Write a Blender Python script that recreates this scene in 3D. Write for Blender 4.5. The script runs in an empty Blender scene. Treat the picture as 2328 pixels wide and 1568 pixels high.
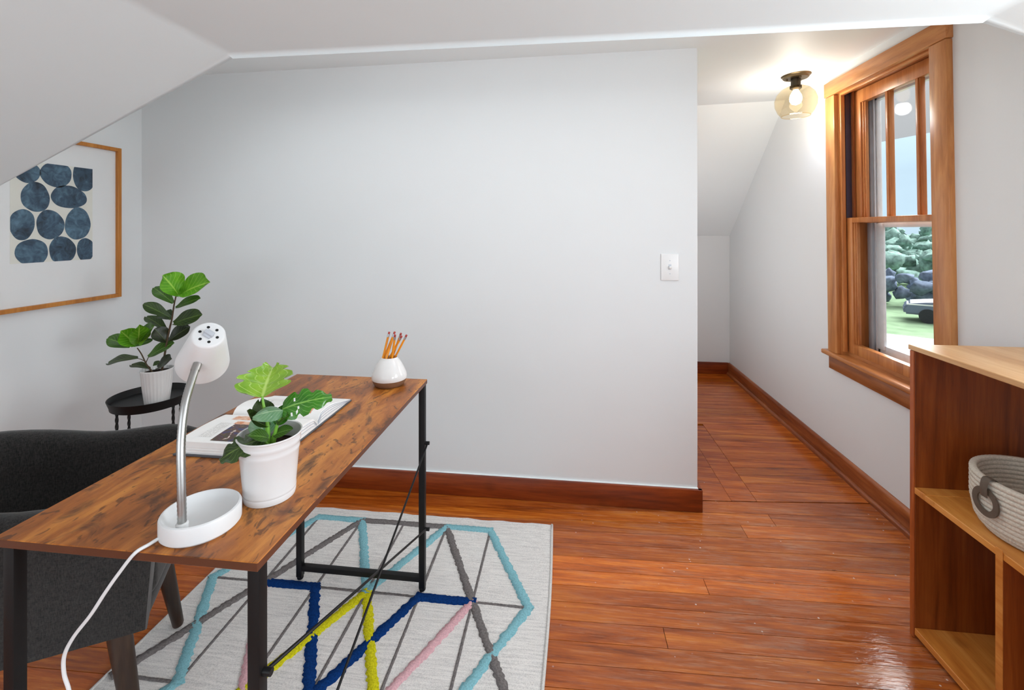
import bpy, bmesh, math, random
from mathutils import Vector, Matrix

random.seed(11)
SC = bpy.context.scene
COL = SC.collection
PI = math.pi

# ------------------------------------------------------------------ camera
cd = bpy.data.cameras.new('camera')
cam = bpy.data.objects.new('camera', cd)
COL.objects.link(cam)
cd.sensor_fit = 'HORIZONTAL'
cd.sensor_width = 36.0
cd.lens = 36.0 * 1035.0 / 2328.0          # about 16 mm
cd.shift_y = -(784.0 - 521.0) / 2328.0     # shift lens keeps the verticals upright
cd.clip_start = 0.02
cd.clip_end = 2000
cam.location = (0, 0, 1.28)
cam.rotation_euler = (PI / 2, 0, math.atan(122.0 / 1035.0))
SC.camera = cam

# ------------------------------------------------------------------ exposure
SC.view_settings.view_transform = 'Standard'
SC.view_settings.look = 'None'
SC.view_settings.gamma = 1.0
SC.view_settings.use_curve_mapping = False
SC.view_settings.exposure = 0.02
SC.cycles.use_denoising = True
SC.cycles.max_bounces = 10
SC.cycles.diffuse_bounces = 6
SC.cycles.transparent_max_bounces = 12

# ------------------------------------------------------------------ overcast sky
W = bpy.data.worlds.new('overcast_sky')
SC.world = W
W.use_nodes = True
wn, wl = W.node_tree.nodes, W.node_tree.links
wn.clear()
w_out = wn.new('ShaderNodeOutputWorld')
w_bg = wn.new('ShaderNodeBackground')
w_tc = wn.new('ShaderNodeTexCoord')
w_sep = wn.new('ShaderNodeSeparateXYZ')
w_mr = wn.new('ShaderNodeMapRange')         # overcast sky: zenith three times the horizon
w_mr.inputs['From Min'].default_value = 0.0
w_mr.inputs['From Max'].default_value = 1.0
w_mr.inputs['To Min'].default_value = 0.44
w_mr.inputs['To Max'].default_value = 1.32
wl.new(w_tc.outputs['Generated'], w_sep.inputs[0])
wl.new(w_sep.outputs['Z'], w_mr.inputs['Value'])
wl.new(w_mr.outputs[0], w_bg.inputs['Strength'])
w_bg.inputs['Color'].default_value = (0.94, 0.965, 1.0, 1)
wl.new(w_bg.outputs[0], w_out.inputs[0])


def area_light(name, loc, direction, sx, sy, watts, color=(1, 1, 1), portal=False):
    d = bpy.data.lights.new(name, 'AREA')
    d.shape = 'RECTANGLE'
    d.size, d.size_y = sx, sy
    d.energy = watts
    d.color = color
    if portal:
        d.cycles.is_portal = True
    o = bpy.data.objects.new(name, d)
    o.location = loc
    o.rotation_euler = Vector(direction).to_track_quat('-Z', 'Y').to_euler()
    COL.objects.link(o)
    return o


# unseen fill lights added at openings in the right and rear walls
FILL_TINT = (0.90, 0.985, 1.06)
area_light('side_fill', (1.425, 0.62, 1.24), (-1, 0.12, -0.12), 0.56, 0.56, 16.0, FILL_TINT)
area_light('side_fill', (1.425, -0.66, 1.20), (-1, 0.15, -0.10), 0.76, 0.62, 11.0, FILL_TINT)
area_light('rear_fill', (-0.95, -1.33, 1.05), (0.22, 1, -0.28), 2.1, 0.95, 16.0, FILL_TINT)
# added strip lights, unseen above the opening's edge, brightening walls below and ceiling above
for nm, dz, tilt, watts in (('strip_fill_down', 1.950, 0.0, 3.9), ('strip_fill_up', 1.955, PI, 5.0)):
    la = area_light(nm, (-0.40, 1.42, dz), (0, 0, -1), 2.5, 0.16, watts, (0.985, 0.99, 1.0))
    la.rotation_euler = (tilt, 0, 0)
# fill light added to brighten the hall, unseen behind the back wall
area_light('hall_fill', (0.512, 3.15, 1.05), (1, 0, 0), 1.12, 1.12, 4.2, (0.96, 0.99, 1.02))

# hazy sun behind thin cloud, soft-edged, coming down through the sash window
sd = bpy.data.lights.new('hazy_sun', 'SUN')
sd.energy = 13.0
sd.angle = math.radians(70)
so = bpy.data.objects.new('hazy_sun', sd)
so.rotation_euler = Vector((-0.70, -0.36, -0.58)).to_track_quat('-Z', 'Y').to_euler()
COL.objects.link(so)


# ================================================================== materials
def srgb(r, g, b):
    def f(c):
        c /= 255.0
        return c / 12.92 if c <= 0.04045 else ((c + 0.055) / 1.055) ** 2.4
    return (f(r), f(g), f(b), 1.0)


class NT:
    def __init__(self, name):
        self.m = bpy.data.materials.new(name)
        self.m.use_nodes = True
        self.n = self.m.node_tree.nodes
        self.l = self.m.node_tree.links
        self.b = self.n['Principled BSDF']

    def node(self, t, **kw):
        x = self.n.new(t)
        for k, v in kw.items():
            setattr(x, k, v)
        return x

    def link(self, a, b):
        self.l.new(a, b)

    def math(self, op, a, b=None, clamp=False):
        x = self.node('ShaderNodeMath', operation=op)
        x.use_clamp = clamp
        for i, v in enumerate((a, b)):
            if v is None:
                continue
            if isinstance(v, (int, float)):
                x.inputs[i].default_value = v
            else:
                self.link(v, x.inputs[i])
        return x.outputs[0]

    def coords(self, scale=(1, 1, 1), rnd=False, kind='Object', rot=(0, 0, 0)):
        tc = self.node('ShaderNodeTexCoord')
        mp = self.node('ShaderNodeMapping')
        mp.inputs['Scale'].default_value = scale
        mp.inputs['Rotation'].default_value = rot
        src = tc.outputs[kind]
        if rnd:
            oi = self.node('ShaderNodeObjectInfo')
            mul = self.node('ShaderNodeVectorMath', operation='MULTIPLY')
            cb = self.node('ShaderNodeCombineXYZ')
            for i in range(3):
                self.link(oi.outputs['Random'], cb.inputs[i])
            self.link(cb.outputs[0], mul.inputs[0])
            mul.inputs[1].default_value = (37.0, 53.0, 71.0)
            ad = self.node('ShaderNodeVectorMath', operation='ADD')
            self.link(src, ad.inputs[0])
            self.link(mul.outputs[0], ad.inputs[1])
            src = ad.outputs[0]
        self.link(src, mp.inputs['Vector'])
        return mp.outputs[0]

    def noise(self, vec, scale, detail=4.0, rough=0.55, dist=0.0):
        x = self.node('ShaderNodeTexNoise')
        x.inputs['Scale'].default_value = scale
        x.inputs['Detail'].default_value = detail
        x.inputs['Roughness'].default_value = rough
        x.inputs['Distortion'].default_value = dist
        self.link(vec, x.inputs['Vector'])
        return x.outputs[0]

    def ramp(self, fac, stops):
        x = self.node('ShaderNodeValToRGB')
        e = x.color_ramp.elements
        while len(e) > 1:
            e.remove(e[-1])
        e[0].position, e[0].color = stops[0]
        for p, c in stops[1:]:
            k = e.new(p)
            k.color = c
        self.link(fac, x.inputs[0])
        return x.outputs[0]

    def step(self, fac, lo, hi):
        x = self.node('ShaderNodeMapRange')
        x.inputs['From Min'].default_value = lo
        x.inputs['From Max'].default_value = hi
        self.link(fac, x.inputs['Value'])
        return x.outputs[0]

    def mix(self, fac, a, b, blend='MIX'):
        x = self.node('ShaderNodeMix', data_type='RGBA', blend_type=blend)
        if isinstance(fac, (int, float)):
            x.inputs[0].default_value = fac
        else:
            self.link(fac, x.inputs[0])
        for i, v in ((6, a), (7, b)):
            if isinstance(v, (tuple, list)):
                x.inputs[i].default_value = v
            else:
                self.link(v, x.inputs[i])
        return x.outputs[2]

    def bump(self, h, strength, dist):
        x = self.node('ShaderNodeBump')
        x.inputs['Strength'].default_value = strength
        x.inputs['Distance'].default_value = dist
        self.link(h, x.inputs['Height'])
        self.link(x.outputs[0], self.b.inputs['Normal'])

    def set(self, color=None, rough=None, metal=None, spec=None, coat=None):
        for k, v in (('Base Color', color), ('Roughness', rough), ('Metallic', metal), ('Specular IOR Level', spec), ('Coat Weight', coat)):
            if v is None:
                continue
            if isinstance(v, (int, float, tuple, list)):
                self.b.inputs[k].default_value = v
            else:
                self.link(v, self.b.inputs[k])
        return self.m


def m_plain(name, col, rough=0.5, metal=0.0, spec=0.5, var=0.06, nscale=30.0, bump=0.0, coat=0.0):
    t = NT(name)
    v = t.coords()
    n = t.noise(v, nscale, 4)
    dark = tuple(c * (1 - var) for c in col[:3]) + (1,)
    lite = tuple(min(1, c * (1 + var)) for c in col[:3]) + (1,)
    c = t.ramp(n, [(0.3, dark), (0.7, lite)])
    if bump:
        t.bump(n, bump, 0.002)
    return t.set(c, rough, metal, spec, coat)


def m_paint(name, col, bumpy=0.12):
    t = NT(name)
    v = t.coords()
    big = t.noise(v, 1.3, 3)
    fine = t.noise(v, 160.0, 3)
    c = t.ramp(big, [(0.3, tuple(x * 0.975 for x in col[:3]) + (1,)), (0.7, col)])
    t.bump(fine, bumpy, 0.0012)
    return t.set(c, 0.55, 0, 0.35)


def m_wood(name, dark, mid, lite, axis='x', rough=0.4, stretch=14.0, tint=False, bump=0.12, knots=0.0, spec=0.5, coat=0.0, contrast=1.0):
    t = NT(name)
    k = {'x': (1, stretch, stretch), 'y': (stretch, 1, stretch), 'z': (stretch, stretch, 1)}[axis]
    v = t.coords(k, rnd=True)
    a = t.noise(v, 1.6, 5, 0.6, 0.9)
    b = t.noise(v, 6.5, 4, 0.65, 0.3)
    f = t.math('ADD', t.math('MULTIPLY', a, 0.68), t.math('MULTIPLY', b, 0.32))
    w = 0.17 / contrast
    c = t.ramp(f, [(0.5 - w, dark), (0.5, mid), (0.5 + w, lite)])
    if knots:
        v2 = t.coords((1, 1, 1), rnd=True)
        vo = t.node('ShaderNodeTexVoronoi')
        vo.inputs['Scale'].default_value = 4.2
        t.link(v2, vo.inputs['Vector'])
        kn = t.step(vo.outputs['Distance'], 0.16, 0.05)
        c = t.mix(t.math('MULTIPLY', kn, knots), c, tuple(x * 0.28 for x in dark[:3]) + (1,))
    if tint:
        oi = t.node('ShaderNodeObjectInfo')
        c = t.mix(1.0, c, oi.outputs['Color'], 'MULTIPLY')
    t.bump(b, bump, 0.0015)
    return t.set(c, rough, 0, spec, coat)


def m_floor():
    t = NT('worn_fir_floorboards')
    v = t.coords((1, 15, 15), rnd=True)
    a = t.noise(v, 1.7, 6, 0.62, 0.8)
    b = t.noise(v, 8.0, 4, 0.7, 0.2)
    f = t.math('ADD', t.math('MULTIPLY', a, 0.62), t.math('MULTIPLY', b, 0.38))
    c = t.ramp(f, [(0.33, srgb(118, 50, 12)), (0.5, srgb(178, 88, 22)), (0.66, srgb(214, 126, 42))])
    oi = t.node('ShaderNodeObjectInfo')
    c = t.mix(1.0, c, oi.outputs['Color'], 'MULTIPLY')
    # traffic wear on the open part of the floor: greyed streaks, specks and fine scratches
    tc = t.node('ShaderNodeTexCoord')
    sp = t.node('ShaderNodeSeparateXYZ')
    t.link(tc.outputs['Object'], sp.inputs[0])
    zone = t.math('MULTIPLY', t.step(sp.outputs['X'], -0.25, 0.55), t.step(sp.outputs['Y'], 2.6, 2.1))
    vw = t.coords((1.2, 9, 1))
    streak = t.step(t.noise(vw, 3.2, 6, 0.72, 0.5), 0.50, 0.72)
    wear = t.math('MULTIPLY', streak, zone)
    c = t.mix(t.math('MULTIPLY', wear, 0.55), c, srgb(166, 134, 114))
    pale = t.math('MULTIPLY', zone, 0.10)
    c = t.mix(pale, c, srgb(188, 136, 100))
    vs = t.coords((6, 24, 1))
    spl = t.step(t.noise(vs, 5.0, 3, 0.6, 1.5), 0.66, 0.72)
    c = t.mix(t.math('MULTIPLY', t.math('MULTIPLY', spl, zone), 0.5), c, srgb(70, 38, 20))
    vo = t.node('ShaderNodeTexVoronoi')
    vo.inputs['Scale'].default_value = 26.0
    t.link(t.coords(), vo.inputs['Vector'])
    speck = t.math('MULTIPLY', t.step(vo.outputs['Distance'], 0.095, 0.06), zone)
    vsel = t.step(t.noise(t.coords(), 7.0, 2), 0.50, 0.56)
    speck = t.math('MULTIPLY', speck, vsel)
    c = t.mix(t.math('MULTIPLY', speck, 0.75), c, srgb(222, 210, 196))
    sc1 = t.step(t.noise(t.coords((5, 120, 1), rot=(0, 0, 0.7)), 1.6, 2), 0.61, 0.65)
    sc2 = t.step(t.noise(t.coords((5, 120, 1), rot=(0, 0, -0.5)), 1.4, 2), 0.62, 0.66)
    scr = t.math('MULTIPLY', t.math('MAXIMUM', sc1, sc2), zone)
    c = t.mix(t.math('MULTIPLY', scr, 0.22), c, srgb(215, 175, 140))
    big = t.noise(t.coords(), 2.2, 4)
    r = t.math('ADD', t.math('MULTIPLY', big, 0.16), t.math('MULTIPLY', wear, 0.12))
    r = t.math('ADD', r, 0.06)
    hb = t.math('ADD', t.math('MULTIPLY', b, 0.6), t.math('MULTIPLY', t.noise(t.coords((3, 9, 1)), 9.0, 3), 1.2))
    t.bump(hb, 0.30, 0.0018)
    return t.set(c, r, 0, 0.46)


def m_desk():
    t = NT('rustic_brown_laminate')
    v = t.coords((8, 1.5, 8), rot=(0, 0, 0.06))
    a = t.noise(v, 1.5, 6, 0.6, 1.0)
    b = t.noise(v, 7.0, 5, 0.7, 0.3)
    f = t.math('ADD', t.math('MULTIPLY', a, 0.74), t.math('MULTIPLY', b, 0.26))
    c = t.ramp(f, [(0.36, srgb(104, 56, 20)), (0.5, srgb(160, 92, 34)), (0.62, srgb(198, 128, 54))])
    blot = t.step(t.noise(t.coords((4.2, 1.9, 5), rot=(0, 0, 0.15)), 2.6, 5, 0.62, 1.4), 0.55, 0.66)
    c = t.mix(t.math('MULTIPLY', blot, 0.72), c, srgb(62, 38, 26))
    kn = t.step(t.noise(t.coords((9, 5, 5)), 3.4, 3, 0.5, 2.2), 0.60, 0.66)
    c = t.mix(t.math('MULTIPLY', kn, 0.6), c, srgb(44, 27, 20))
    t.bump(b, 0.08, 0.001)
    r = t.math('ADD', t.math('MULTIPLY', a, 0.12), 0.30)
    return t.set(c, r, 0, 0.35)


def m_fabric(name, c1, c2, scale=420.0, bump=0.5, rough=0.95):
    t = NT(name)
    v = t.coords((1, 1, 0.22))
    n1 = t.noise(v, scale, 3, 0.7)
    n2 = t.noise(t.coords((0.3, 0.3, 1)), scale * 0.8, 3, 0.7)
    f = t.math('ADD', t.math('MULTIPLY', n1, 0.6), t.math('MULTIPLY', n2, 0.4))
    c = t.ramp(f, [(0.36, c1), (0.66, c2)])
    t.bump(f, bump, 0.0012)
    t.b.inputs['Sheen Weight'].default_value = 0.25
    return t.set(c, rough, 0, 0.2)


def m_rug():
    t = NT('flatwoven_rug_ground')
    a = t.noise(t.coords((4, 60, 1)), 2.6, 5, 0.7)
    b = t.noise(t.coords((1, 1, 1)), 330.0, 2, 0.6)
    f = t.math('ADD', t.math('MULTIPLY', a, 0.55), t.math('MULTIPLY', b, 0.45))
    c = t.ramp(f, [(0.34, srgb(176, 174, 173)), (0.5, srgb(212, 209, 206)), (0.62, srgb(228, 225, 221))])
    t.bump(f, 0.6, 0.0025)
    return t.set(c, 1.0, 0, 0.05)


def m_tuft(name, col, var=0.35):
    t = NT(name)
    b = t.noise(t.coords(), 170.0, 3, 0.7)
    c = t.ramp(b, [(0.33, tuple(x * (1 - var) for x in col[:3]) + (1,)), (0.62, tuple(min(1, x * (1 + var * 0.4)) for x in col[:3]) + (1,))])
    t.bump(b, 0.9, 0.004)
    return t.set(c, 1.0, 0, 0.05)


def m_leaf(name, base, dark, lite, rough=0.38):
    t = NT(name)
    uv = t.node('ShaderNodeUVMap')
    sp = t.node('ShaderNodeSeparateXYZ')
    t.link(uv.outputs[0], sp.inputs[0])
    mid = t.math('ABSOLUTE', t.math('SUBTRACT', sp.outputs['X'], 0.5))
    rib = t.step(mid, 0.045, 0.012)
    vv = t.math('ADD', t.math('MULTIPLY', sp.outputs['Y'], 7.0), t.math('MULTIPLY', mid, -5.5))
    fr = t.math('ABSOLUTE', t.math('SUBTRACT', t.math('FRACT', vv), 0.5))
    vein = t.math('MULTIPLY', t.step(fr, 0.10, 0.02), 0.55)
    n = t.noise(t.coords(rnd=True), 22.0, 4)
    c = t.ramp(n, [(0.3, dark), (0.7, base)])
    c = t.mix(t.math('MAXIMUM', rib, vein), c, lite)
    t.bump(t.math('SUBTRACT', n, t.math('MULTIPLY', t.math('MAXIMUM', rib, vein), 0.8)), 0.35, 0.002)
    m = t.set(c, rough, 0, 0.45)
    t.b.inputs['Subsurface Weight'].default_value = 0.0
    return m


def m_glass(name, tint, gloss_lo=0.03, body=0.0, body_col=(1, 1, 1, 1), graze=0.6):
    t = NT(name)
    out = t.n['Material Output']
    t.n.remove(t.b)
    tr = t.node('ShaderNodeBsdfTransparent')
    tr.inputs[0].default_value = tint
    gl = t.node('ShaderNodeBsdfGlossy')
    gl.inputs['Roughness'].default_value = 0.02
    ge = t.node('ShaderNodeNewGeometry')
    dp = t.node('ShaderNodeVectorMath', operation='DOT_PRODUCT')
    t.link(ge.outputs['Incoming'], dp.inputs[0])
    t.link(ge.outputs['Normal'], dp.inputs[1])
    graz = t.math('POWER', t.math('SUBTRACT', 1.0, t.math('ABSOLUTE', dp.outputs['Value'])), 5.0)
    mx = t.node('ShaderNodeMixShader')
    t.link(t.math('ADD', gloss_lo, t.math('MULTIPLY', graz, graze), clamp=True), mx.inputs[0])
    first = tr.outputs[0]
    if body:
        df = t.node('ShaderNodeBsdfTranslucent')
        df.inputs[0].default_value = body_col
        d2 = t.node('ShaderNodeBsdfDiffuse')
        d2.inputs[0].default_value = body_col
        m0 = t.node('ShaderNodeMixShader')
        m0.inputs[0].default_value = 0.5
        t.link(df.outputs[0], m0.inputs[1])
        t.link(d2.outputs[0], m0.inputs[2])
        m1 = t.node('ShaderNodeMixShader')
        m1.inputs[0].default_value = body
        t.link(tr.outputs[0], m1.inputs[1])
        t.link(m0.outputs[0], m1.inputs[2])
        first = m1.outputs[0]
    t.link(first, mx.inputs[1])
    t.link(gl.outputs[0], mx.inputs[2])
    t.link(mx.outputs[0], out.inputs[0])
    return t.m


def m_emit(name, col, strength):
    t = NT(name)
    t.b.inputs['Emission Color'].default_value = col
    t.b.inputs['Emission Strength'].default_value = strength
    return t.set(col, 0.4)


def m_watercolour(name):
    t = NT(name)
    a = t.noise(t.coords((1, 1, 1), rnd=True), 26.0, 4, 0.6, 1.6)
    b = t.noise(t.coords((1, 1, 1), rnd=True), 9.0, 3, 0.5, 0.8)
    f = t.math('ADD', t.math('MULTIPLY', a, 0.5), t.math('MULTIPLY', b, 0.5))
    c = t.ramp(f, [(0.34, srgb(32, 44, 58)), (0.48, srgb(58, 82, 102)), (0.66, srgb(96, 128, 148))])
    return t.set(c, 0.8, 0, 0.2)


M = {}
M['wall'] = m_paint('grey_wall_paint', (0.735, 0.752, 0.757, 1))
M['ceil'] = m_paint('white_ceiling_paint', (0.86, 0.91, 0.92, 1), 0.08)
M['ceil2'] = m_paint('dimmed_ceiling_paint', (0.76, 0.845, 0.87, 1), 0.08)  # darker tone stands in for the dimmer light on the near ceiling
M['floor'] = m_floor()
M['sub'] = m_plain('dark_floor_gap', srgb(38, 20, 12), 0.9)
M['base'] = m_wood('varnished_baseboard', srgb(86, 30, 8), srgb(128, 54, 18), srgb(158, 76, 30), 'x', 0.32, 12, True, knots=0.25)
M['basey'] = m_wood('varnished_baseboard_side', srgb(94, 40, 15), srgb(140, 72, 32), srgb(172, 102, 54), 'y', 0.34, 12, True, knots=0.2)
M['trimz'] = m_wood('honey_window_trim_upright', srgb(150, 92, 46), srgb(186, 122, 68), srgb(208, 150, 92), 'z', 0.34, 10, True)
M['trimy'] = m_wood('honey_window_trim_level', srgb(150, 92, 46), srgb(186, 122, 68), srgb(208, 150, 92), 'y', 0.34, 10, True)
M['desk'] = m_desk()
M['deskedge'] = m_plain('brown_edge_band', srgb(92, 52, 32), 0.4)
M['blackmetal'] = m_plain('black_powder_coat', srgb(17, 17, 18), 0.45, 0.0, 0.28, 0.1)
M['steel'] = m_plain('brushed_steel', srgb(176, 176, 174), 0.3, 1.0)
M['wplastic'] = m_plain('white_plastic', (0.735, 0.75, 0.755, 1), 0.38, 0, 0.5, 0.01)
M['wenamel'] = m_plain('white_enamel', (0.74, 0.74, 0.74, 1), 0.16, 0, 0.5, 0.01)
M['wceramic'] = m_plain('white_glaze', (0.75, 0.745, 0.735, 1), 0.10, 0, 0.55, 0.02)
M['clay'] = m_plain('bare_stoneware', srgb(128, 92, 66), 0.75, 0, 0.3, 0.1, 60, 0.2)
M['hole'] = m_plain('black_vent_hole', srgb(12, 12, 12), 0.8)
M['soil'] = m_plain('dark_potting_soil', srgb(40, 30, 24), 1.0, 0, 0.1, 0.4, 90, 0.8)
M['fabric'] = m_fabric('charcoal_upholstery', srgb(17, 17, 18), srgb(58, 56, 54))
M['chairleg'] = m_wood('dark_stained_leg', srgb(30, 20, 15), srgb(52, 36, 27), srgb(74, 54, 42), 'z', 0.4, 12)
M['rug'] = m_rug()
M['rugedge'] = m_tuft('rug_binding', srgb(214, 212, 208), 0.12)
M['teal'] = m_tuft('teal_pile', srgb(132, 184, 194), 0.22)
M['grey'] = m_tuft('grey_pile', srgb(118, 113, 112))
M['navy'] = m_tuft('navy_pile', srgb(16, 54, 112))
M['yellow'] = m_tuft('yellow_pile', srgb(206, 200, 34))
M['pink'] = m_tuft('pink_pile', srgb(214, 170, 176), 0.2)
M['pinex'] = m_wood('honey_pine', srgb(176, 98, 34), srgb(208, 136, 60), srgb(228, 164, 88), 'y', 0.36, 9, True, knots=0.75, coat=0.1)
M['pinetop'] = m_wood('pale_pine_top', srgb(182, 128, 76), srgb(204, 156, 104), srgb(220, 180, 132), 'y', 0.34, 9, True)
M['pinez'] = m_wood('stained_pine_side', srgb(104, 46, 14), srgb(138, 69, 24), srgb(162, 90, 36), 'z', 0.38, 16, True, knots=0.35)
M['rope'] = m_plain('cotton_rope', srgb(206, 198, 184), 0.95, 0, 0.1, 0.16, 220, 0.6)
M['leather'] = m_plain('taupe_leather', srgb(92, 80, 68), 0.6, 0, 0.4, 0.12, 80, 0.2)
M['leafB'] = m_leaf('bright_leaf', srgb(104, 168, 30), srgb(74, 138, 20), srgb(160, 200, 80))
M['leafM'] = m_leaf('mid_leaf', srgb(66, 106, 26), srgb(44, 80, 18), srgb(106, 146, 58))
M['leafD'] = m_leaf('dark_leaf', srgb(52, 76, 24), srgb(32, 52, 16), srgb(90, 116, 50))
M['leafX'] = m_leaf('darkest_leaf', srgb(36, 46, 20), srgb(22, 30, 14), srgb(64, 76, 36))
M['leafY'] = m_leaf('young_monstera_leaf', srgb(150, 190, 60), srgb(112, 158, 42), srgb(186, 214, 112), 0.25)
M['leafG'] = m_leaf('glossy_monstera_leaf', srgb(66, 134, 32), srgb(44, 104, 24), srgb(124, 176, 76), 0.22)
M['leafT'] = m_leaf('pale_monstera_leaf', srgb(110, 150, 110), srgb(84, 128, 88), srgb(150, 180, 140), 0.22)
M['stemG'] = m_plain('green_stem', srgb(120, 176, 60), 0.4)
M['stemB'] = m_plain('brown_stem', srgb(74, 56, 34), 0.7)
M['paper'] = m_plain('book_paper', (0.86, 0.855, 0.84, 1), 0.6, 0, 0.3, 0.02)
M['cover'] = m_plain('grey_book_cover', srgb(78, 82, 88), 0.4)
M['framewood'] = m_wood('golden_frame', srgb(150, 90, 26), srgb(182, 114, 40), srgb(204, 140, 64), 'z', 0.35, 10)
M['mat'] = m_plain('white_mat_board', (0.80, 0.80, 0.795, 1), 0.8, 0, 0.1, 0.01)
M['artpaper'] = m_plain('cream_art_paper', srgb(226, 224, 214), 0.8, 0, 0.1, 0.02)
M['water'] = m_watercolour('indigo_watercolour')
M['bronze'] = m_plain('aged_bronze', srgb(104, 88, 62), 0.4, 0.8)
M['bronzeD'] = m_plain('dark_bronze', srgb(58, 50, 38), 0.45, 0.7)
M['amber'] = m_glass('amber_glass', (0.965, 0.88, 0.72, 1), 0.03)
M['bulb'] = m_emit('lit_bulb', (1.0, 0.82, 0.55, 1), 14.0)
M['pane'] = m_glass('window_glass', (0.975, 0.985, 0.985, 1), 0.002, graze=0.2)
M['artglass'] = m_glass('picture_glass', (0.985, 0.985, 0.985, 1), 0.02)
M['storm'] = m_plain('white_storm_frame', srgb(214, 219, 224), 0.5)
M['track'] = m_plain('grey_aluminium_track', srgb(192, 198, 206), 0.5, 0.05, 0.5, 0.06, 20)
M['balance'] = m_plain('dark_sash_track', srgb(70, 66, 84), 0.35, 0.6)
M['pencil'] = m_plain('orange_pencil_paint', srgb(236, 150, 32), 0.35)
M['ferrule'] = m_plain('aluminium_ferrule', srgb(190, 196, 204), 0.3, 0.9)
M['eraser'] = m_plain('red_eraser', srgb(168, 66, 60), 0.8)
M['plate'] = m_plain('ivory_switch_plate', (0.78, 0.78, 0.775, 1), 0.35, 0, 0.5, 0.01)


# ================================================================== mesh helpers
def obj(name, bm, mat, parent=None, smooth=False, color=None, normals=True):
    me = bpy.data.meshes.new(name)
    if normals:
        bmesh.ops.recalc_face_normals(bm, faces=bm.faces[:])
    bm.to_mesh(me)
    bm.free()
    if smooth:
        me.polygons.foreach_set('use_smooth', [True] * len(me.polygons))
        if smooth == 'auto':
            me.set_sharp_from_angle(angle=math.radians(38))
    for m in (mat if isinstance(mat, (list, tuple)) else [mat]):
        me.materials.append(m)
    o = bpy.data.objects.new(name, me)
    COL.objects.link(o)
    if parent:
        o.parent = parent
        o.matrix_parent_inverse = parent.matrix_world.inverted() if False else Matrix.Translation(-Vector(parent.location)) if parent.type == 'EMPTY' else Matrix()
    if color:
        o.color = color
    return o


def empty(name, loc, label=None, cat=None, group=None):
    o = bpy.data.objects.new(name, None)
    o.location = loc
    o.empty_display_size = 0.1
    COL.objects.link(o)
    return tag(o, label, cat, group)


def tag(o, label=None, cat=None, group=None, kind=None):
    for k, v in (('label', label), ('category', cat), ('group', group), ('kind', kind)):
        if v:
            o[k] = v
    return o


def box(bm, lo, hi, bevel=0.0, seg=2, shear=None):
    r = bmesh.ops.create_cube(bm, size=1.0)
    vs = r['verts']
    for v in vs:
        v.co = Vector([lo[i] + (v.co[i] + 0.5) * (hi[i] - lo[i]) for i in range(3)])
    if bevel:
        es = list({e for v in vs for e in v.link_edges})
        bmesh.ops.bevel(bm, geom=es, offset=bevel, segments=seg, affect='EDGES', profile=0.5)
    return bm


def newbox(lo, hi, bevel=0.0, seg=2):
    return box(bmesh.new(), lo, hi, bevel, seg)


def shear_y(bm, k=0.022, z0=1.3):
    for v in bm.verts:
        v.co.y += k * (v.co.z - z0)
    return bm


def lathe(bm, prof, c=(0, 0, 0), n=40, sx=1.0, sy=1.0, wobble=None):
    rings = []
    for (r, z) in prof:
        if r < 1e-6:
            rings.append([bm.verts.new((c[0], c[1], c[2] + z))])
        else:
            ring = []
            for i in range(n):
                a = 2 * PI * i / n
                q = r * (wobble(a, z) if wobble else 1.0)
                ring.append(bm.verts.new((c[0] + q * sx * math.cos(a), c[1] + q * sy * math.sin(a), c[2] + z)))
            rings.append(ring)
    for A, B in zip(rings, rings[1:]):
        if len(A) == 1 and len(B) == 1:
            continue
        for i in range(n):
            j = (i + 1) % n
            if len(A) == 1:
                bm.faces.new((A[0], B[j], B[i]))
            elif len(B) == 1:
                bm.faces.new((A[i], A[j], B[0]))
            else:
                bm.faces.new((A[i], A[j], B[j], B[i]))
    return bm


def smooth_path(pts, sub=6):
    P = [Vector(p) for p in pts]
    out = []
    for i in range(len(P) - 1):
        p0, p1, p2, p3 = P[max(i - 1, 0)], P[i], P[i + 1], P[min(i + 2, len(P) - 1)]
        for k in range(sub):
            t = k / sub
            out.append(0.5 * ((2 * p1) + (p2 - p0) * t + (2 * p0 - 5 * p1 + 4 * p2 - p3) * t * t + (3 * p1 - p0 - 3 * p2 + p3) * t ** 3))
    out.append(P[-1])
    return out


def tube(bm, pts, rad, n=10, twist=0.0, phase=0.0, cap=True, flat=1.0):
    pts = [Vector(p) for p in pts]
    N = len(pts)
    rads = rad if isinstance(rad, (list, tuple)) else [rad] * N
    t0 = (pts[1] - pts[0]).normalized()
    ref = Vector((0, 0, 1)) if abs(t0.z) < 0.9 else Vector((1, 0, 0))
    u = t0.cross(ref).normalized()
    rings = []
    for i, p in enumerate(pts):
        t = (pts[min(i + 1, N - 1)] - pts[max(i - 1, 0)]).normalized()
        u = (u - t * u.dot(t)).normalized()
        w = t.cross(u)
        ring = []
        for k in range(n):
            a = 2 * PI * k / n + twist * i + phase
            ring.append(bm.verts.new(p + (u * math.cos(a) + w * math.sin(a) * flat) * rads[i]))
        rings.append(ring)
    for A, B in zip(rings, rings[1:]):
        for k in range(n):
            j = (k + 1) % n
            bm.faces.new((A[k], A[j], B[j], B[k]))
    if cap:
        bm.faces.new(rings[0][::-1])
        bm.faces.new(rings[-1])
    return bm


def prism(bm, poly, axis, a, b):
    """extrude a 2-D polygon along axis from a to b; poly gives the other two coordinates in xyz order"""
    def put(p, t):
        q = list(p)
        q.insert({'x': 0, 'y': 1, 'z': 2}[axis], t)
        return bm.verts.new(q)
    A = [put(p, a) for p in poly]
    B = [put(p, b) for p in poly]
    n = len(poly)
    for i in range(n):
        j = (i + 1) % n
        bm.faces.new((A[i], A[j], B[j], B[i]))
    bm.faces.new(A[::-1])
    bm.faces.new(B)
    return bm


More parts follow.
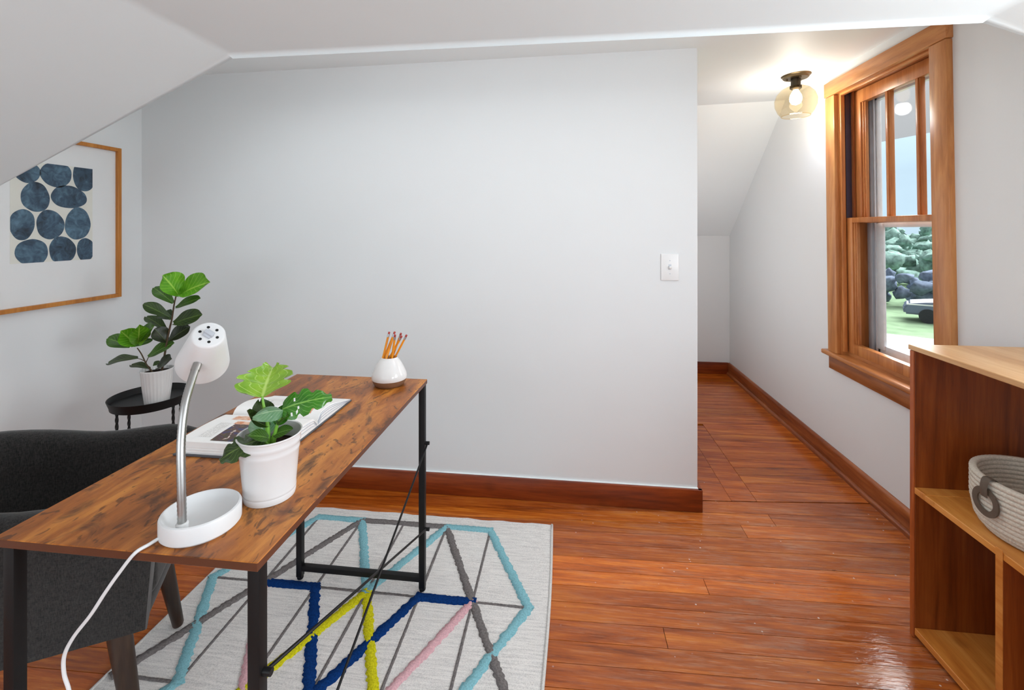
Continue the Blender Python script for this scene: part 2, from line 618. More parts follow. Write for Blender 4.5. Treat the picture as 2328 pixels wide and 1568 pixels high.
def quadbox(bm, q, z0, z1):
    A = [bm.verts.new((x, y, z0)) for x, y in q]
    B = [bm.verts.new((x, y, z1)) for x, y in q]
    for i in range(4):
        j = (i + 1) % 4
        bm.faces.new((A[i], A[j], B[j], B[i]))
    bm.faces.new(A[::-1])
    bm.faces.new(B)
    return bm


def disc_between(bm, p, q, r, n=12):
    return tube(bm, [p, q], r, n)


# ================================================================== the room
XL, XR, YB, YK = -2.224, 1.442, 2.159, 4.229
XP = 0.597           # free end of the back wall
YR = -1.45           # rear wall
YE = 1.20            # where the low gabled ceiling ends
CLR = lambda x: 2.077 + (x - XL) / (XP - XL) * 0.029 if x < XP else 2.106 + (x - XP) / (XR - XP) * 0.032

# floor: dark sub-floor with every board laid on it
floor = obj('floor', newbox((XL - 0.1, YR - 0.1, -0.06), (XR + 0.1, YK + 0.1, -0.021)), M['sub'])
tag(floor, 'worn reddish fir floorboards running across the room', None, None, 'structure')


def plank(q, tint):
    return obj('plank', quadbox(bmesh.new(), q, -0.021, 0.0), M['floor'], floor, color=tint)


def slope_k(y):
    return 0.030 + 0.062 * max(0.0, min(1.0, (y - 1.75) / 0.45))


rng = random.Random(5)
y0 = 1.353 - 0.0743 * 37
row = 0
while y0 < 2.16:
    y1 = y0 + 0.0743
    if y1 > 2.165:
        y1 = 2.178
    ka, kb = slope_k(y0), slope_k(y1)
    cuts = [XL]
    x = XL + rng.uniform(0.6, 3.6)
    while x < XR - 0.35:
        cuts.append(x)
        x += rng.uniform(2.0, 3.4)
    cuts.append(XR)
    for a, b in zip(cuts, cuts[1:]):
        g = 0.0009
        v = rng.uniform(0.74, 1.04)
        t = (v, v * rng.uniform(0.92, 1.04), v * rng.uniform(0.88, 1.08), 1)
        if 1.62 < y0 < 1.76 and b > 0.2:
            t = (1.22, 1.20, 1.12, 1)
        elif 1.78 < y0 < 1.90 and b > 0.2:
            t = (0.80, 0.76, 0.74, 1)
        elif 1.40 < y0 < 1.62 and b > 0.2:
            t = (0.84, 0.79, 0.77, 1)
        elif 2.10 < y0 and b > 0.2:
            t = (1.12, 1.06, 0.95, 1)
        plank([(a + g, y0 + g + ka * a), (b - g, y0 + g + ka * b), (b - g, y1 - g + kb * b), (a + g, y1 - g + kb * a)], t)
    y0 = y1
    row += 1
while y0 - 0.092 * 2.224 < 2.16:
    a, b = XL, XP - 0.01
    v = rng.uniform(0.8, 1.0)
    plank([(a, y0 + 0.0009 + 0.092 * a), (b, y0 + 0.0009 + 0.092 * b), (b, y0 + 0.0734 + 0.092 * b), (a, y0 + 0.0734 + 0.092 * a)], (v, v * 0.97, v * 0.95, 1))
    y0 += 0.0743
# hall: boards past the threshold seam, with a patch of lengthways boards beside the wall
hk = 0.092
ys = 2.180
n = 0
while ys < YK - 0.02 - hk * XR + 0.15:
    wd = 0.078 if ys < 3.02 else 0.066
    xa = 0.895 if ys < 3.0 else XP - 0.02
    for (a, b) in ((xa, XR),):
        v = rng.uniform(0.78, 1.10)
        t = (v, v * rng.uniform(0.93, 1.03), v * rng.uniform(0.9, 1.05), 1)
        yy = lambda x, w: min(ys + w + hk * x, YK - 0.001)
        if yy(b, 0) >= YK - 0.003:
            b = (YK - 0.004 - ys) / hk
            if b < a + 0.05:
                continue
        plank([(a, yy(a, 0.001)), (b, yy(b, 0.001)), (b, yy(b, wd - 0.001)), (a, yy(a, wd - 0.001))], t)
    ys += wd
for i in range(2):
    a = (0.585, 0.777)[i]
    b = (0.7755, 0.893)[i]
    v = (0.80, 0.84)[i]
    plank([(a, 2.182 + hk * a), (b, 2.182 + hk * b), (b, 3.012 + hk * b), (a, 3.012 + hk * a)], (v * 1.02, v * 0.92, v * 0.95, 1))

# walls
wb = newbox((XL - 0.12, YB, -0.02), (XP, 2.57, 2.30), 0.004)
box(wb, (XL - 0.12, 2.565, -0.02), (0.50, YK + 0.15, 2.30))
box(wb, (0.49, 2.565, -0.02), (XP, YK + 0.15, 0.46))
box(wb, (0.49, 2.565, 1.64), (XP, YK + 0.15, 2.30))
box(wb, (0.49, 3.73, 0.45), (XP, YK + 0.15, 1.65))
tag(obj('wall_back', wb, M['wall']), 'plain pale grey wall behind the desk', None, None, 'structure')
tag(obj('wall_left', newbox((XL - 0.12, YR - 0.12, -0.02), (XL, YB + 0.01, 2.30)), M['wall']), 'pale grey wall with the framed print', None, None, 'structure')
tag(obj('wall_far', newbox((XP - 0.01, YK, -0.02), (XR + 0.05, YK + 0.12, 1.40)), M['wall']), 'low grey knee wall at end of hall', None, None, 'structure')

# window opening (leans a touch, as the old house does) and the second opening nearer the camera
WY0, WY1, WZ0, WZ1 = 1.962, 2.596, 0.625, 2.008
XO = XR + 0.17
rw = bmesh.new()
box(rw, (XR, YR - 0.12, -0.02), (XO, -1.08, 2.35))
box(rw, (XR, -1.08, -0.02), (XO, -0.24, 0.86))
box(rw, (XR, -1.08, 1.53), (XO, -0.24, 2.35))
box(rw, (XR, -0.24, -0.02), (XO, 0.32, 2.35))
box(rw, (XR, 0.32, -0.02), (XO, 0.92, 0.93))
box(rw, (XR, 0.32, 1.53), (XO, 0.92, 2.35))
box(rw, (XR, 0.92, -0.02), (XO, 1.930, 2.35))
box(rw, (XR, 1.930, -0.02), (XO, 2.625, WZ0 - 0.01))
box(rw, (XR, 1.930, WZ1 + 0.01), (XO, 2.625, 2.35))
box(rw, (XR, 2.625, -0.02), (XO, YK + 0.12, 2.35))
tag(obj('wall_right', rw, M['wall']), 'pale grey wall with the sash window', None, None, 'structure')
rr = bmesh.new()
box(rr, (XL - 0.12, YR - 0.12, -0.02), (XO, YR, 0.5))
box(rr, (XL - 0.12, YR - 0.12, 1.55), (XO, YR, 2.3))
box(rr, (XL - 0.12, YR - 0.12, 0.5), (-1.55, YR, 1.55))
box(rr, (0.85, YR - 0.12, 0.5), (XO, YR, 1.55))
box(rr, (-0.42, YR - 0.12, 0.5), (-0.28, YR, 1.55))
tag(obj('wall_rear', rr, M['wall']), 'wall behind the camera with two window openings', None, None, 'structure')

# ceilings: the flat ceiling beyond the opening, running down to the knee wall of the hall
cb = bmesh.new()
xs = [XL - 0.12, XP, XR + 0.17]
low = [[cb.verts.new((x, y, z if z is not None else CLR(min(max(x, XL), XR)))) for x in xs] for (y, z) in ((YE - 0.02, None), (2.5, None), (3.20, None))]
for j in (0, 1, 2):
    pass
row4 = [cb.verts.new((x, YK + 0.03, 1.195)) for x in xs]
rows = low + [row4]
for A, B in zip(rows, rows[1:]):
    for i in range(2):
        cb.faces.new((A[i], A[i + 1], B[i + 1], B[i]))
ext = bmesh.ops.extrude_face_region(cb, geom=cb.faces[:])
for e in ext['geom']:
    if isinstance(e, bmesh.types.BMVert):
        e.co.z += 0.10
tag(obj('ceiling', cb, M['ceil']), 'white flat ceiling sloping down at the end of the hall', None, None, 'structure')

# the low gabled ceiling over the camera: level middle, slopes to both side walls, ends at YE
GZ = 1.782
gb = bmesh.new()
poly = [(XL - 0.05, GZ - 0.482 * (-0.949 - XL + 0.05)), (-0.949, GZ), (0.983, GZ), (XR + 0.05, GZ - 0.46 * (XR + 0.05 - 0.983)), (XR + 0.05, 2.30), (XL - 0.05, 2.30)]
prism(gb, poly, 'y', YR - 0.05, YE)
gb.edges.ensure_lookup_table()
ed = []
for e in gb.edges:
    a, b = e.verts
    if abs(a.co.y - YE) < 1e-5 and abs(b.co.y - YE) < 1e-5 and max(a.co.z, b.co.z) < 2.0:
        ed.append(e)
    elif abs(a.co.y - b.co.y) > 1 and abs(a.co.z - GZ) < 1e-4:
        ed.append(e)
bmesh.ops.bevel(gb, geom=ed, offset=0.014, segments=4, affect='EDGES', profile=0.5)
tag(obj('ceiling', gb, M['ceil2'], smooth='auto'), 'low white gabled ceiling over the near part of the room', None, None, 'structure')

# baseboards
bb = bmesh.new()
box(bb, (XL, YB - 0.018, 0.0), (XP + 0.018, YB + 0.001, 0.100), 0.0025)
box(bb, (XP - 0.001, YB - 0.016, 0.0), (XP + 0.018, YK, 0.100), 0.0025)
tag(obj('baseboard_back', bb, M['base'], smooth='auto', color=(0.95, 0.9, 0.85, 1)), 'red-brown varnished baseboard along the back wall', None, None, 'structure')
ck = bmesh.new()
box(ck, (XL, YB - 0.0075, 0.0995), (XP + 0.001, YB + 0.001, 0.1045), 0.002)
obj('paint_line', ck, M['ceil'], bpy.data.objects['baseboard_back'])
bl = newbox((XL - 0.001, YR, 0.0), (XL + 0.018, YB - 0.018, 0.100), 0.0025)
tag(obj('baseboard_left', bl, M['basey'], smooth='auto', color=(1, 0.9, 0.85, 1)), None, None, None, 'structure')
br = bmesh.new()
prism(br, [(XR + 0.001, 0), (XR - 0.034, 0), (XR - 0.034, 0.004), (XR - 0.031, 0.014), (XR - 0.024, 0.020), (XR - 0.018, 0.021), (XR - 0.018, 0.084), (XR - 0.013, 0.094), (XR - 0.008, 0.100), (XR + 0.001, 0.100)], 'y', YR, YK)
tag(obj('baseboard_right', br, M['basey'], smooth='auto', color=(1, 1, 1, 1)), 'scuffed brown baseboard under the window', None, None, 'structure')
bf = newbox((XP + 0.018, YK - 0.018, 0.0), (XR - 0.016, YK + 0.001, 0.102), 0.0025)
tag(obj('baseboard_far', bf, M['base'], smooth='auto', color=(0.9, 0.85, 0.8, 1)), None, None, None, 'structure')

# ------------------------------------------------------------------ window_1
win = empty('window_1', (XR, 2.28, 0.6), 'double-hung wooden sash window with three tall upper panes')
win['kind'] = 'structure'


def wpart(name, bm, mat, parent=None, color=(1, 1, 1, 1), smooth='auto'):
    return obj(name, shear_y(bm), mat, parent or win, smooth=smooth, color=color)


XC = XR - 0.022
wpart('casing', newbox((XC, 2.598, 0.622), (XR + 0.004, 2.682, 1.998), 0.003), M['trimz'])
wpart('casing', newbox((XC, 1.876, 0.622), (XR + 0.004, 1.960, 1.998), 0.003), M['trimz'])
wpart('casing', newbox((XC - 0.003, 1.872, 2.000), (XR + 0.004, 2.686, 2.078), 0.003), M['trimy'])
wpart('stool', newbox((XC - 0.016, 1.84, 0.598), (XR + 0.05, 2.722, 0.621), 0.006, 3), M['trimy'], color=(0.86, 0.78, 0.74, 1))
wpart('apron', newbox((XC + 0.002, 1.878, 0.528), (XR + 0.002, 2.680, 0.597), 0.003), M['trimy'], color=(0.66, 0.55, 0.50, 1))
# jambs and head lining
wpart('jamb', newbox((XR - 0.001, 2.592, 0.62), (XO, 2.625, 2.01)), M['trimz'], color=(1.02, 0.98, 0.95, 1))
wpart('jamb', newbox((XR - 0.001, 1.928, 0.62), (XO, 1.966, 2.01)), M['trimz'])
wpart('jamb', newbox((XR - 0.001, 1.94, 2.003), (XO, 2.61, 2.03)), M['trimy'])
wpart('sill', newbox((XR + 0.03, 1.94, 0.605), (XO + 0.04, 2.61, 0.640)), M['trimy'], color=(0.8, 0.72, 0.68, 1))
# inner stops
for (a, b) in ((2.580, 2.593), (1.965, 1.978)):
    wpart('stop', newbox((XR + 0.002, a, 0.64), (XR + 0.022, b, 2.003), 0.002), M['trimz'], color=(1.1, 1.06, 1.0, 1))
wpart('stop', newbox((XR + 0.002, 1.978, 1.988), (XR + 0.022, 2.58, 2.003), 0.002), M['trimy'], color=(1.1, 1.06, 1.0, 1))
# dark metal balance track seen above the lower sash, parting bead behind it
wpart('sash_track', newbox((XR + 0.026, 2.584, 1.34), (XR + 0.054, 2.592, 2.003)), M['balance'])
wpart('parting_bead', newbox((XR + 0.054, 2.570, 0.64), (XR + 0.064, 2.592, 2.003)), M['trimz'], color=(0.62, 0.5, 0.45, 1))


def sash(name, x0, x1, z0, z1, stile, bot, top, muntins, col):
    y0_, y1_ = 1.970, 2.588
    s = bmesh.new()
    box(s, (x0, y1_ - stile, z0), (x1, y1_, z1), 0.002)
    box(s, (x0, y0_, z0), (x1, y0_ + stile, z1), 0.002)
    box(s, (x0 + 0.0005, y0_ + stile - 0.002, z0), (x1 - 0.0005, y1_ - stile + 0.002, z0 + bot), 0.002)
    box(s, (x0 + 0.0005, y0_ + stile - 0.002, z1 - top), (x1 - 0.0005, y1_ - stile + 0.002, z1), 0.002)
    # moulded glass bead around the opening
    for d, e in ((0.0, 0.010), (0.010, 0.018)):
        xa, xb = x0 + 0.008 + d * 0.5, x1 - 0.006
        box(s, (xa, y1_ - stile - e, z0 + bot - 0.001), (xb, y1_ - stile - d + 0.001, z1 - top + 0.001), 0.0015)
        box(s, (xa, y0_ + stile + d - 0.001, z0 + bot - 0.001), (xb, y0_ + stile + e, z1 - top + 0.001), 0.0015)
    o = wpart(name, s, M['trimz'], color=col)
    gx = (x0 + x1) / 2 + 0.003
    edges = [y0_ + stile] + [v for m in sorted(muntins) for v in m] + [y1_ - stile]
    for k in range(0, len(edges), 2):
        obj('pane', shear_y(newbox((gx - 0.0015, edges[k] - 0.004, z0 + bot - 0.004), (gx + 0.0015, edges[k + 1] + 0.004, z1 - top + 0.004))), M['pane'], o)
    for (a, b) in muntins:
        m_ = bmesh.new()
        c_ = (a + b) / 2
        box(m_, (x0 + 0.008, a, z0 + bot - 0.002), (x1 - 0.004, b, z1 - top + 0.002), 0.003)
        box(m_, (x0 + 0.002, c_ - 0.008, z0 + bot - 0.002), (x0 + 0.010, c_ + 0.008, z1 - top + 0.002), 0.003)
        obj('muntin', shear_y(m_), M['trimz'], o, smooth='auto', color=col)
    return o


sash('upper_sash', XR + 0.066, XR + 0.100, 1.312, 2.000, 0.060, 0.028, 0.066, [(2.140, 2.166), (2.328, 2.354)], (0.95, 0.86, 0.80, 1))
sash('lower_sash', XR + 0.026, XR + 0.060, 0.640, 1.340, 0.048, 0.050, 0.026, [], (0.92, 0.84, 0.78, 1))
# storm window outside the sashes
st = bmesh.new()
XS = XR + 0.128
for (a, b) in ((2.500, 2.59), (1.97, 2.02)):
    box(st, (XS, a, 0.64), (XS + 0.02, b, 2.0), 0.002)
box(st, (XS, 2.0, 1.935), (XS + 0.02, 2.55, 2.0), 0.002)
box(st, (XS, 2.0, 0.64), (XS + 0.02, 2.55, 0.70), 0.002)
box(st, (XS, 2.0, 1.29), (XS + 0.02, 2.55, 1.325), 0.002)
box(st, (XS - 0.008, 2.462, 0.68), (XS + 0.006, 2.512, 1.31), 0.002)
sto = wpart('storm_window', st, M['storm'])
tr_ = bmesh.new()
box(tr_, (XS - 0.014, 2.535, 0.64), (XS + 0.002, 2.566, 2.0), 0.002)
box(tr_, (XS - 0.012, 2.508, 0.64), (XS - 0.004, 2.516, 2.0), 0.001)
obj('track', shear_y(tr_), M['track'], sto, smooth='auto')

fill_frame = empty('hall_fill_frame', (XP, 3.15, 0.46), 'wooden frame added around the unseen hall fill light')
fill_frame['kind'] = 'structure'  # casing added only to dress the recess of the hall fill light
for lo, hi, mt in (((XP - 0.002, 2.49, 0.46), (XP + 0.02, 2.57, 1.64), 'trimz'), ((XP - 0.002, 3.73, 0.46), (XP + 0.02, 3.81, 1.64), 'trimz'), ((XP - 0.002, 2.49, 1.641), (XP + 0.02, 3.81, 1.72), 'trimy'), ((XP - 0.002, 2.47, 0.40), (XP + 0.035, 3.83, 0.459), 'trimy')):
    obj('casing', newbox(lo, hi, 0.003), M[mt], fill_frame, smooth='auto', color=(1, 1, 1, 1))

# ================================================================== furniture
# ------------------------------------------------------------------ rug with raised pile lines
RX0, RX1, RY1, RY0, RZ = -1.305, -0.052, 1.968, 0.14, 0.007
rg = bmesh.new()
nx, ny = 40, 60
rr2 = random.Random(3)
top = []
for j in range(ny + 1):
    line = []
    for i in range(nx + 1):
        x = RX0 + (RX1 - RX0) * i / nx
        y = RY0 + (RY1 - RY0) * j / ny
        if i == nx:
            x += 0.006 * math.sin(y * 5.0) - 0.012 * (RY1 - y) * 0.9
        if j in (0, ny):
            y += 0.0025 * math.sin(x * 40) + rr2.uniform(-0.0015, 0.0015)
        line.append(rg.verts.new((x, y, RZ + 0.0008 * math.sin(x * 21 + y * 9))))
    top.append(line)
for j in range(ny):
    for i in range(nx):
        rg.faces.new((top[j][i], top[j][i + 1], top[j + 1][i + 1], top[j + 1][i]))
ex = bmesh.ops.extrude_face_region(rg, geom=rg.faces[:])
for e in ex['geom']:
    if isinstance(e, bmesh.types.BMVert):
        e.co.z = 0.0005
rug = obj('rug', rg, M['rug'], smooth='auto')
tag(rug, 'pale grey rug with coloured zigzag pile lines, under the desk', 'rug')
bd = bmesh.new()
tube(bd, [(RX1 + 0.006 * math.sin(y * 5.0) - 0.012 * (RY1 - y) * 0.9 - 0.004, y, RZ) for y in [RY0 + (RY1 - RY0) * k / 40 for k in range(41)]], 0.0052, 8)
obj('binding', bd, M['rugedge'], rug, smooth=True)
obj('binding', tube(bmesh.new(), [(RX0 + 0.003, RY0, RZ), (RX0 + 0.003, RY1, RZ)], 0.0045, 8), M['rugedge'], rug, smooth=True)

GX = [-1.281, -1.082, -0.884, -0.694, -0.505, -0.316, -0.124]
GY = [1.900, 1.527, 1.160, 0.790, 0.420]


def stripe(a, b, mat, w=0.034, label=None):
    A, B = Vector((GX[a[0]], GY[a[1]], 0)), Vector((GX[b[0]], GY[b[1]], 0))
    d = (B - A)
    Ln = d.length
    d.normalize()
    s = Vector((-d.y, d.x, 0))
    bm = bmesh.new()
    nn = max(6, int(Ln / 0.0065))
    rows_ = []
    ext_ = w * 0.35
    h = 0.0052 if w > 0.02 else 0.0022
    diag = abs(d.x) > 0.05 and abs(d.y) > 0.05
    for k in range(nn + 1):
        c = A + d * (-ext_ + (Ln + 2 * ext_) * k / nn)
        ja, jb = rr2.uniform(-1, 1) * w * (0.11 if diag else 0.05), rr2.uniform(-1, 1) * w * (0.11 if diag else 0.05)
        offs = ((-0.5, 0.0, ja), (-0.40, 0.8, ja), (0.0, 1.0, 0), (0.40, 0.8, jb), (0.5, 0.0, jb))
        rows_.append([bm.verts.new(c + s * (o_ * w + j_) + Vector((0, 0, RZ + h * z_ + (rr2.uniform(0, 0.0012) if z_ else -0.003)))) for o_, z_, j_ in offs])
    for P, Q in zip(rows_, rows_[1:]):
        for k in range(4):
            bm.faces.new((P[k], P[k + 1], Q[k + 1], Q[k]))
    o = obj('stripe', bm, M[mat], rug, smooth=True)
    if label:
        o['label'] = label
    return o


THIN = 0.010
for c in range(1, 6):
    for r_ in range(0, 3):
        stripe((c, r_), (c, r_ + 1), 'grey', THIN, 'thin grey line')
for (a, b) in (((0, 1), (1, 1)), ((2, 1), (4, 1)), ((5, 1), (6, 1)), ((0, 2), (1, 2)), ((2, 2), (4, 2))):
    stripe(a, b, 'grey', THIN, 'thin grey line')
for a, b in (((1, 0), (2, 0)), ((0, 1), (1, 0)), ((4, 0), (5, 0)), ((5, 0), (6, 1)), ((0, 1), (1, 2)), ((6, 1), (5, 2)), ((2, 0), (3, 1)), ((4, 0), (3, 1)), ((1, 2), (0, 3)), ((5, 2), (4, 3))):
    stripe(a, b, 'teal', 0.034, 'teal pile line')
for a, b in (((2, 0), (4, 0)), ((2, 0), (1, 1)), ((1, 1), (0, 2)), ((4, 0), (5, 1)), ((5, 1), (6, 2)), ((0, 3), (2, 3)), ((6, 2), (5, 3))):
    stripe(a, b, 'grey', 0.030, 'thick grey pile line')
for a, b in (((3, 1), (2, 2)), ((3, 1), (4, 2)), ((2, 2), (1, 3)), ((4, 2), (5, 3))):
    stripe(a, b, 'yellow', 0.034, 'yellow pile line')
for a, b in (((1, 1), (2, 1)), ((2, 1), (3, 2)), ((4, 1), (5, 1)), ((4, 1), (3, 2)), ((3, 2), (3, 3))):
    stripe(a, b, 'navy', 0.036, 'navy blue pile line')
for a, b in (((5, 1), (4, 2)), ((1, 1), (2, 2)), ((4, 2), (3, 3)), ((2, 2), (3, 3))):
    stripe(a, b, 'pink', 0.030, 'pink pile line')

# ------------------------------------------------------------------ desk
DX0, DX1, DY0, DY1, DZ = -0.978, -0.486, 0.671, 1.5645, 0.75
desk = empty('writing_desk', ((DX0 + DX1) / 2, (DY0 + DY1) / 2, RZ), 'rustic brown desk on a black metal frame, standing on the rug', 'desk')
tp = newbox((DX0, DY0, DZ - 0.015), (DX1, DY1, DZ), 0.0012, 1)
tpo = obj('tabletop', tp, [M['desk'], M['deskedge']], desk)
for p in tpo.data.polygons:
    if abs(p.normal.z) < 0.3:
        p.material_index = 1
LS = 0.0105
LXA, LXB, LYA, LYB = -0.957, -0.500, 0.690, 1.552
zt = DZ - 0.015
for lx in (LXA, LXB):
    for ly in (LYA, LYB):
        lg = bmesh.new()
        box(lg, (lx - LS, ly - LS, RZ + 0.016), (lx + LS, ly + LS, zt), 0.0015)
        lego = obj('leg', lg, M['blackmetal'], desk, smooth='auto')
        obj('foot', lathe(bmesh.new(), [(0, 0), (0.010, 0), (0.0115, 0.003), (0.0115, 0.011), (0.0095, 0.014), (0, 0.014)], (lx, ly, RZ + 0.0066), 16), M['blackmetal'], lego, smooth='auto')
for ly in (LYA, LYB):
    for z in (0.055,):
        obj('rail', newbox((LXA + LS, ly - 0.0095, z - 0.0095 + 0.0), (LXB - LS, ly + 0.0095, z + 0.0095), 0.0012), M['blackmetal'], desk, smooth='auto')
bx = LXB + LS + 0.0035
for (za, zb, off) in ((0.560, 0.228, 0.0), (0.222, 0.530, 0.005)):
    obj('brace_rod', tube(bmesh.new(), [(bx + off, LYA, za), (bx + off, LYB, zb)], 0.0032, 8), M['blackmetal'], desk, smooth=True)
for (y, z) in ((LYA, 0.560), (LYA, 0.222), (LYB, 0.530), (LYB, 0.228)):
    obj('bolt', tube(bmesh.new(), [(bx - 0.004, y, z), (bx + 0.011, y, z)], 0.0062, 10), M['blackmetal'], desk, smooth='auto')

# ------------------------------------------------------------------ desk lamp
LC = Vector((-0.648, 0.745, DZ + 0.0005))
lamp = empty('desk_lamp', LC, 'white gooseneck desk lamp with a round dish base, on the near end of the desk', 'lamp')
obj('base', lathe(bmesh.new(), [(0, 0), (0.060, 0), (0.0625, 0.003), (0.0625, 0.028), (0.061, 0.031), (0.058, 0.032), (0.055, 0.030), (0.050, 0.020), (0.040, 0.014), (0.02, 0.012), (0, 0.012)], LC, 56), M['wplastic'], lamp, smooth='auto')
neck = smooth_path([(-0.652, 0.708, 0.764), (-0.658, 0.713, 0.83), (-0.669, 0.724, 0.905), (-0.677, 0.741, 0.965), (-0.684, 0.765, 1.005), (-0.689, 0.783, 1.027)], 22)
nk = bmesh.new()
tube(nk, neck, [0.0066 + 0.0005 * (i % 2) for i in range(len(neck))], 14)
no = obj('gooseneck', nk, M['steel'], lamp, smooth=True)
obj('collar', tube(bmesh.new(), neck[-14:], 0.0076, 14), M['steel'], no, smooth='auto')
obj('collar', lathe(bmesh.new(), [(0, 0), (0.0095, 0), (0.0095, 0.009), (0.008, 0.010), (0, 0.010)], (-0.652, 0.708, DZ + 0.018), 18), M['wplastic'], no, smooth='auto')
# shade: open cone, small vented cap turned up towards the camera
AX = Vector((0.565, -0.525, 0.65)).normalized()
CAP = Vector((-0.6655, 0.782, 1.0825))
rot = Vector((0, 0, 1)).rotation_difference(AX).to_matrix().to_4x4()


def on_axis(bm):
    bm.transform(Matrix.Translation(CAP) @ rot)
    return bm


prof = [(0, 0), (0.0235, 0), (0.0262, -0.0012), (0.0278, -0.004), (0.0325, -0.030), (0.0430, -0.088), (0.0462, -0.107), (0.0462, -0.109), (0.0447, -0.109), (0.0415, -0.088), (0.0308, -0.030), (0.0255, -0.004), (0, -0.0025)]
sho = obj('shade', on_axis(lathe(bmesh.new(), prof, n=56)), M['wplastic'], lamp, smooth='auto')
hb = []
for k in range(6):
    a = 2 * PI * k / 6 + 0.25
    obj('vent_hole', on_axis(tube(bmesh.new(), [(0.0155 * math.cos(a), 0.0155 * math.sin(a), -0.001), (0.0155 * math.cos(a), 0.0155 * math.sin(a), 0.0003)], 0.0027, 14)), M['hole'], sho)
kb_ = bmesh.new()
box(kb_, (-0.0075, -0.0075, -0.001), (0.0075, 0.0075, 0.0045), 0.0014)
box(kb_, (-0.0090, -0.0034, -0.001), (0.0090, 0.0034, 0.0085), 0.0014)
obj('knob', on_axis(kb_), M['track'], sho, smooth='auto')
obj('bulb', on_axis(lathe(bmesh.new(), [(0, -0.082), (0.014, -0.078), (0.021, -0.066), (0.020, -0.052), (0.013, -0.036), (0.012, -0.004), (0, -0.004)], n=20)), M['wplastic'], sho, smooth=True)
sw = bmesh.new()
box(sw, (-0.717, 0.7085, 0.759), (-0.706, 0.7145, 0.777), 0.001)
bmesh.ops.rotate(sw, verts=sw.verts, cent=(-0.7115, 0.7115, 0.768), matrix=Matrix.Rotation(-0.62, 3, 'Z'))
bmesh.ops.translate(sw, verts=sw.verts, vec=(0.013, 0.001, 0))
obj('switch', sw, M['hole'], lamp, smooth='auto')
cord = smooth_path([(-0.680, 0.698, 0.759), (-0.690, 0.684, 0.7545), (-0.7, 0.667, 0.750), (-0.722, 0.660, 0.720), (-0.742, 0.6555, 0.690), (-0.765, 0.6535, 0.655), (-0.795, 0.652, 0.617), (-0.812, 0.652, 0.585), (-0.8125, 0.652, 0.555), (-0.803, 0.652, 0.525), (-0.808, 0.652, 0.49), (-0.818, 0.652, 0.40), (-0.80, 0.645, 0.25), (-0.83, 0.63, 0.10), (-0.88, 0.60, 0.018), (-1.0, 0.50, 0.0175), (-1.2, 0.35, 0.0175)], 8)
co = obj('cord', tube(bmesh.new(), cord, 0.0029, 8, flat=1.0), M['wplastic'], lamp, smooth=True)
co['label'] = 'white cord hanging off the desk edge'

# ------------------------------------------------------------------ leaves
def bez(a, b, c, t):
    return a * (1 - t) ** 2 + b * 2 * t * (1 - t) + c * t * t


def leaf_mesh(B, T, w, facing, sag=0.12, cup=0.10, shape='fiddle', nl=14, nw=8, wav=0.0, holes=0):
    B, T = Vector(B), Vector(T)
    Ln = (T - B).length
    d = (T - B).normalized()
    nrm = Vector(facing)
    nrm = (nrm - d * nrm.dot(d)).normalized()
    s = d.cross(nrm)
    mid = (B + T) / 2 + nrm * sag * Ln
    bm = bmesh.new()
    uvl = bm.loops.layers.uv.new('UVMap')
    uvs = {}
    G = []
    for j in range(nl + 1):
        t = j / nl
        c = bez(B, mid, T, t)
        if shape == 'fiddle':
            prof_ = math.sin(PI * min(1, t ** 1.25 * 0.93 + 0.05)) ** 0.62 * (0.60 + 0.40 * t)
        elif shape == 'oval':
            prof_ = math.sin(PI * (0.04 + 0.94 * t ** 0.85)) ** 0.75
        else:
            prof_ = math.sin(PI * (0.10 + 0.88 * t ** 0.75)) ** 0.6
            prof_ *= 1.0 - 0.34 * max(0.0, math.sin(t * PI * 7.2)) * (1 if 0.12 < t < 0.95 else 0)
        row_ = []
        for i in range(nw + 1):
            u = i / nw * 2 - 1
            p = c + s * (u * prof_ * w / 2) + nrm * ((abs(u) ** 1.6) * cup * w + wav * w * math.sin(t * 9 + u * 2.4) * abs(u))
            v = bm.verts.new(p)
            uvs[v] = (i / nw, t)
            row_.append(v)
        G.append(row_)
    for j in range(nl):
        for i in range(nw):
            if holes and (j, i) in ((5, 6), (8, 6), (9, 5), (7, 2)):
                continue
            f = bm.faces.new((G[j][i], G[j][i + 1], G[j + 1][i + 1], G[j + 1][i]))
            for lp in f.loops:
                lp[uvl].uv = uvs[lp.vert]
    return bm


TOCAM = lambda p: (Vector((0, 0, 1.28)) - Vector(p)).normalized()

# ------------------------------------------------------------------ pot with monstera on the desk
PC = Vector((-0.587, 0.847, DZ + 0.0006))
mp = empty('potted_monstera', PC, 'small split-leaf monstera in a banded white enamel pot, on the desk beside the lamp', 'potted plant')
pp = [(0, 0.002), (0.042, 0.002), (0.043, 0), (0.0465, 0), (0.0475, 0.004), (0.0478, 0.010), (0.0472, 0.012), (0.0482, 0.014), (0.0482, 0.017), (0.0476, 0.020), (0.0535, 0.088), (0.0548, 0.091), (0.0548, 0.095), (0.0540, 0.098), (0.0552, 0.103), (0.0566, 0.106), (0.0566, 0.110), (0.0558, 0.112), (0.0572, 0.120), (0.0592, 0.1215), (0.0597, 0.1235), (0.0588, 0.1250), (0.0565, 0.1240), (0.0545, 0.110), (0.0500, 0.060), (0, 0.058)]
obj('pot', lathe(bmesh.new(), pp, PC, 64), M['wenamel'], mp, smooth='auto')
obj('soil', lathe(bmesh.new(), [(0, 0.098), (0.02, 0.100), (0.0520, 0.095)], PC, 32, wobble=lambda a, z: 1 + 0.01 * math.sin(7 * a)), M['soil'], mp, smooth=True)
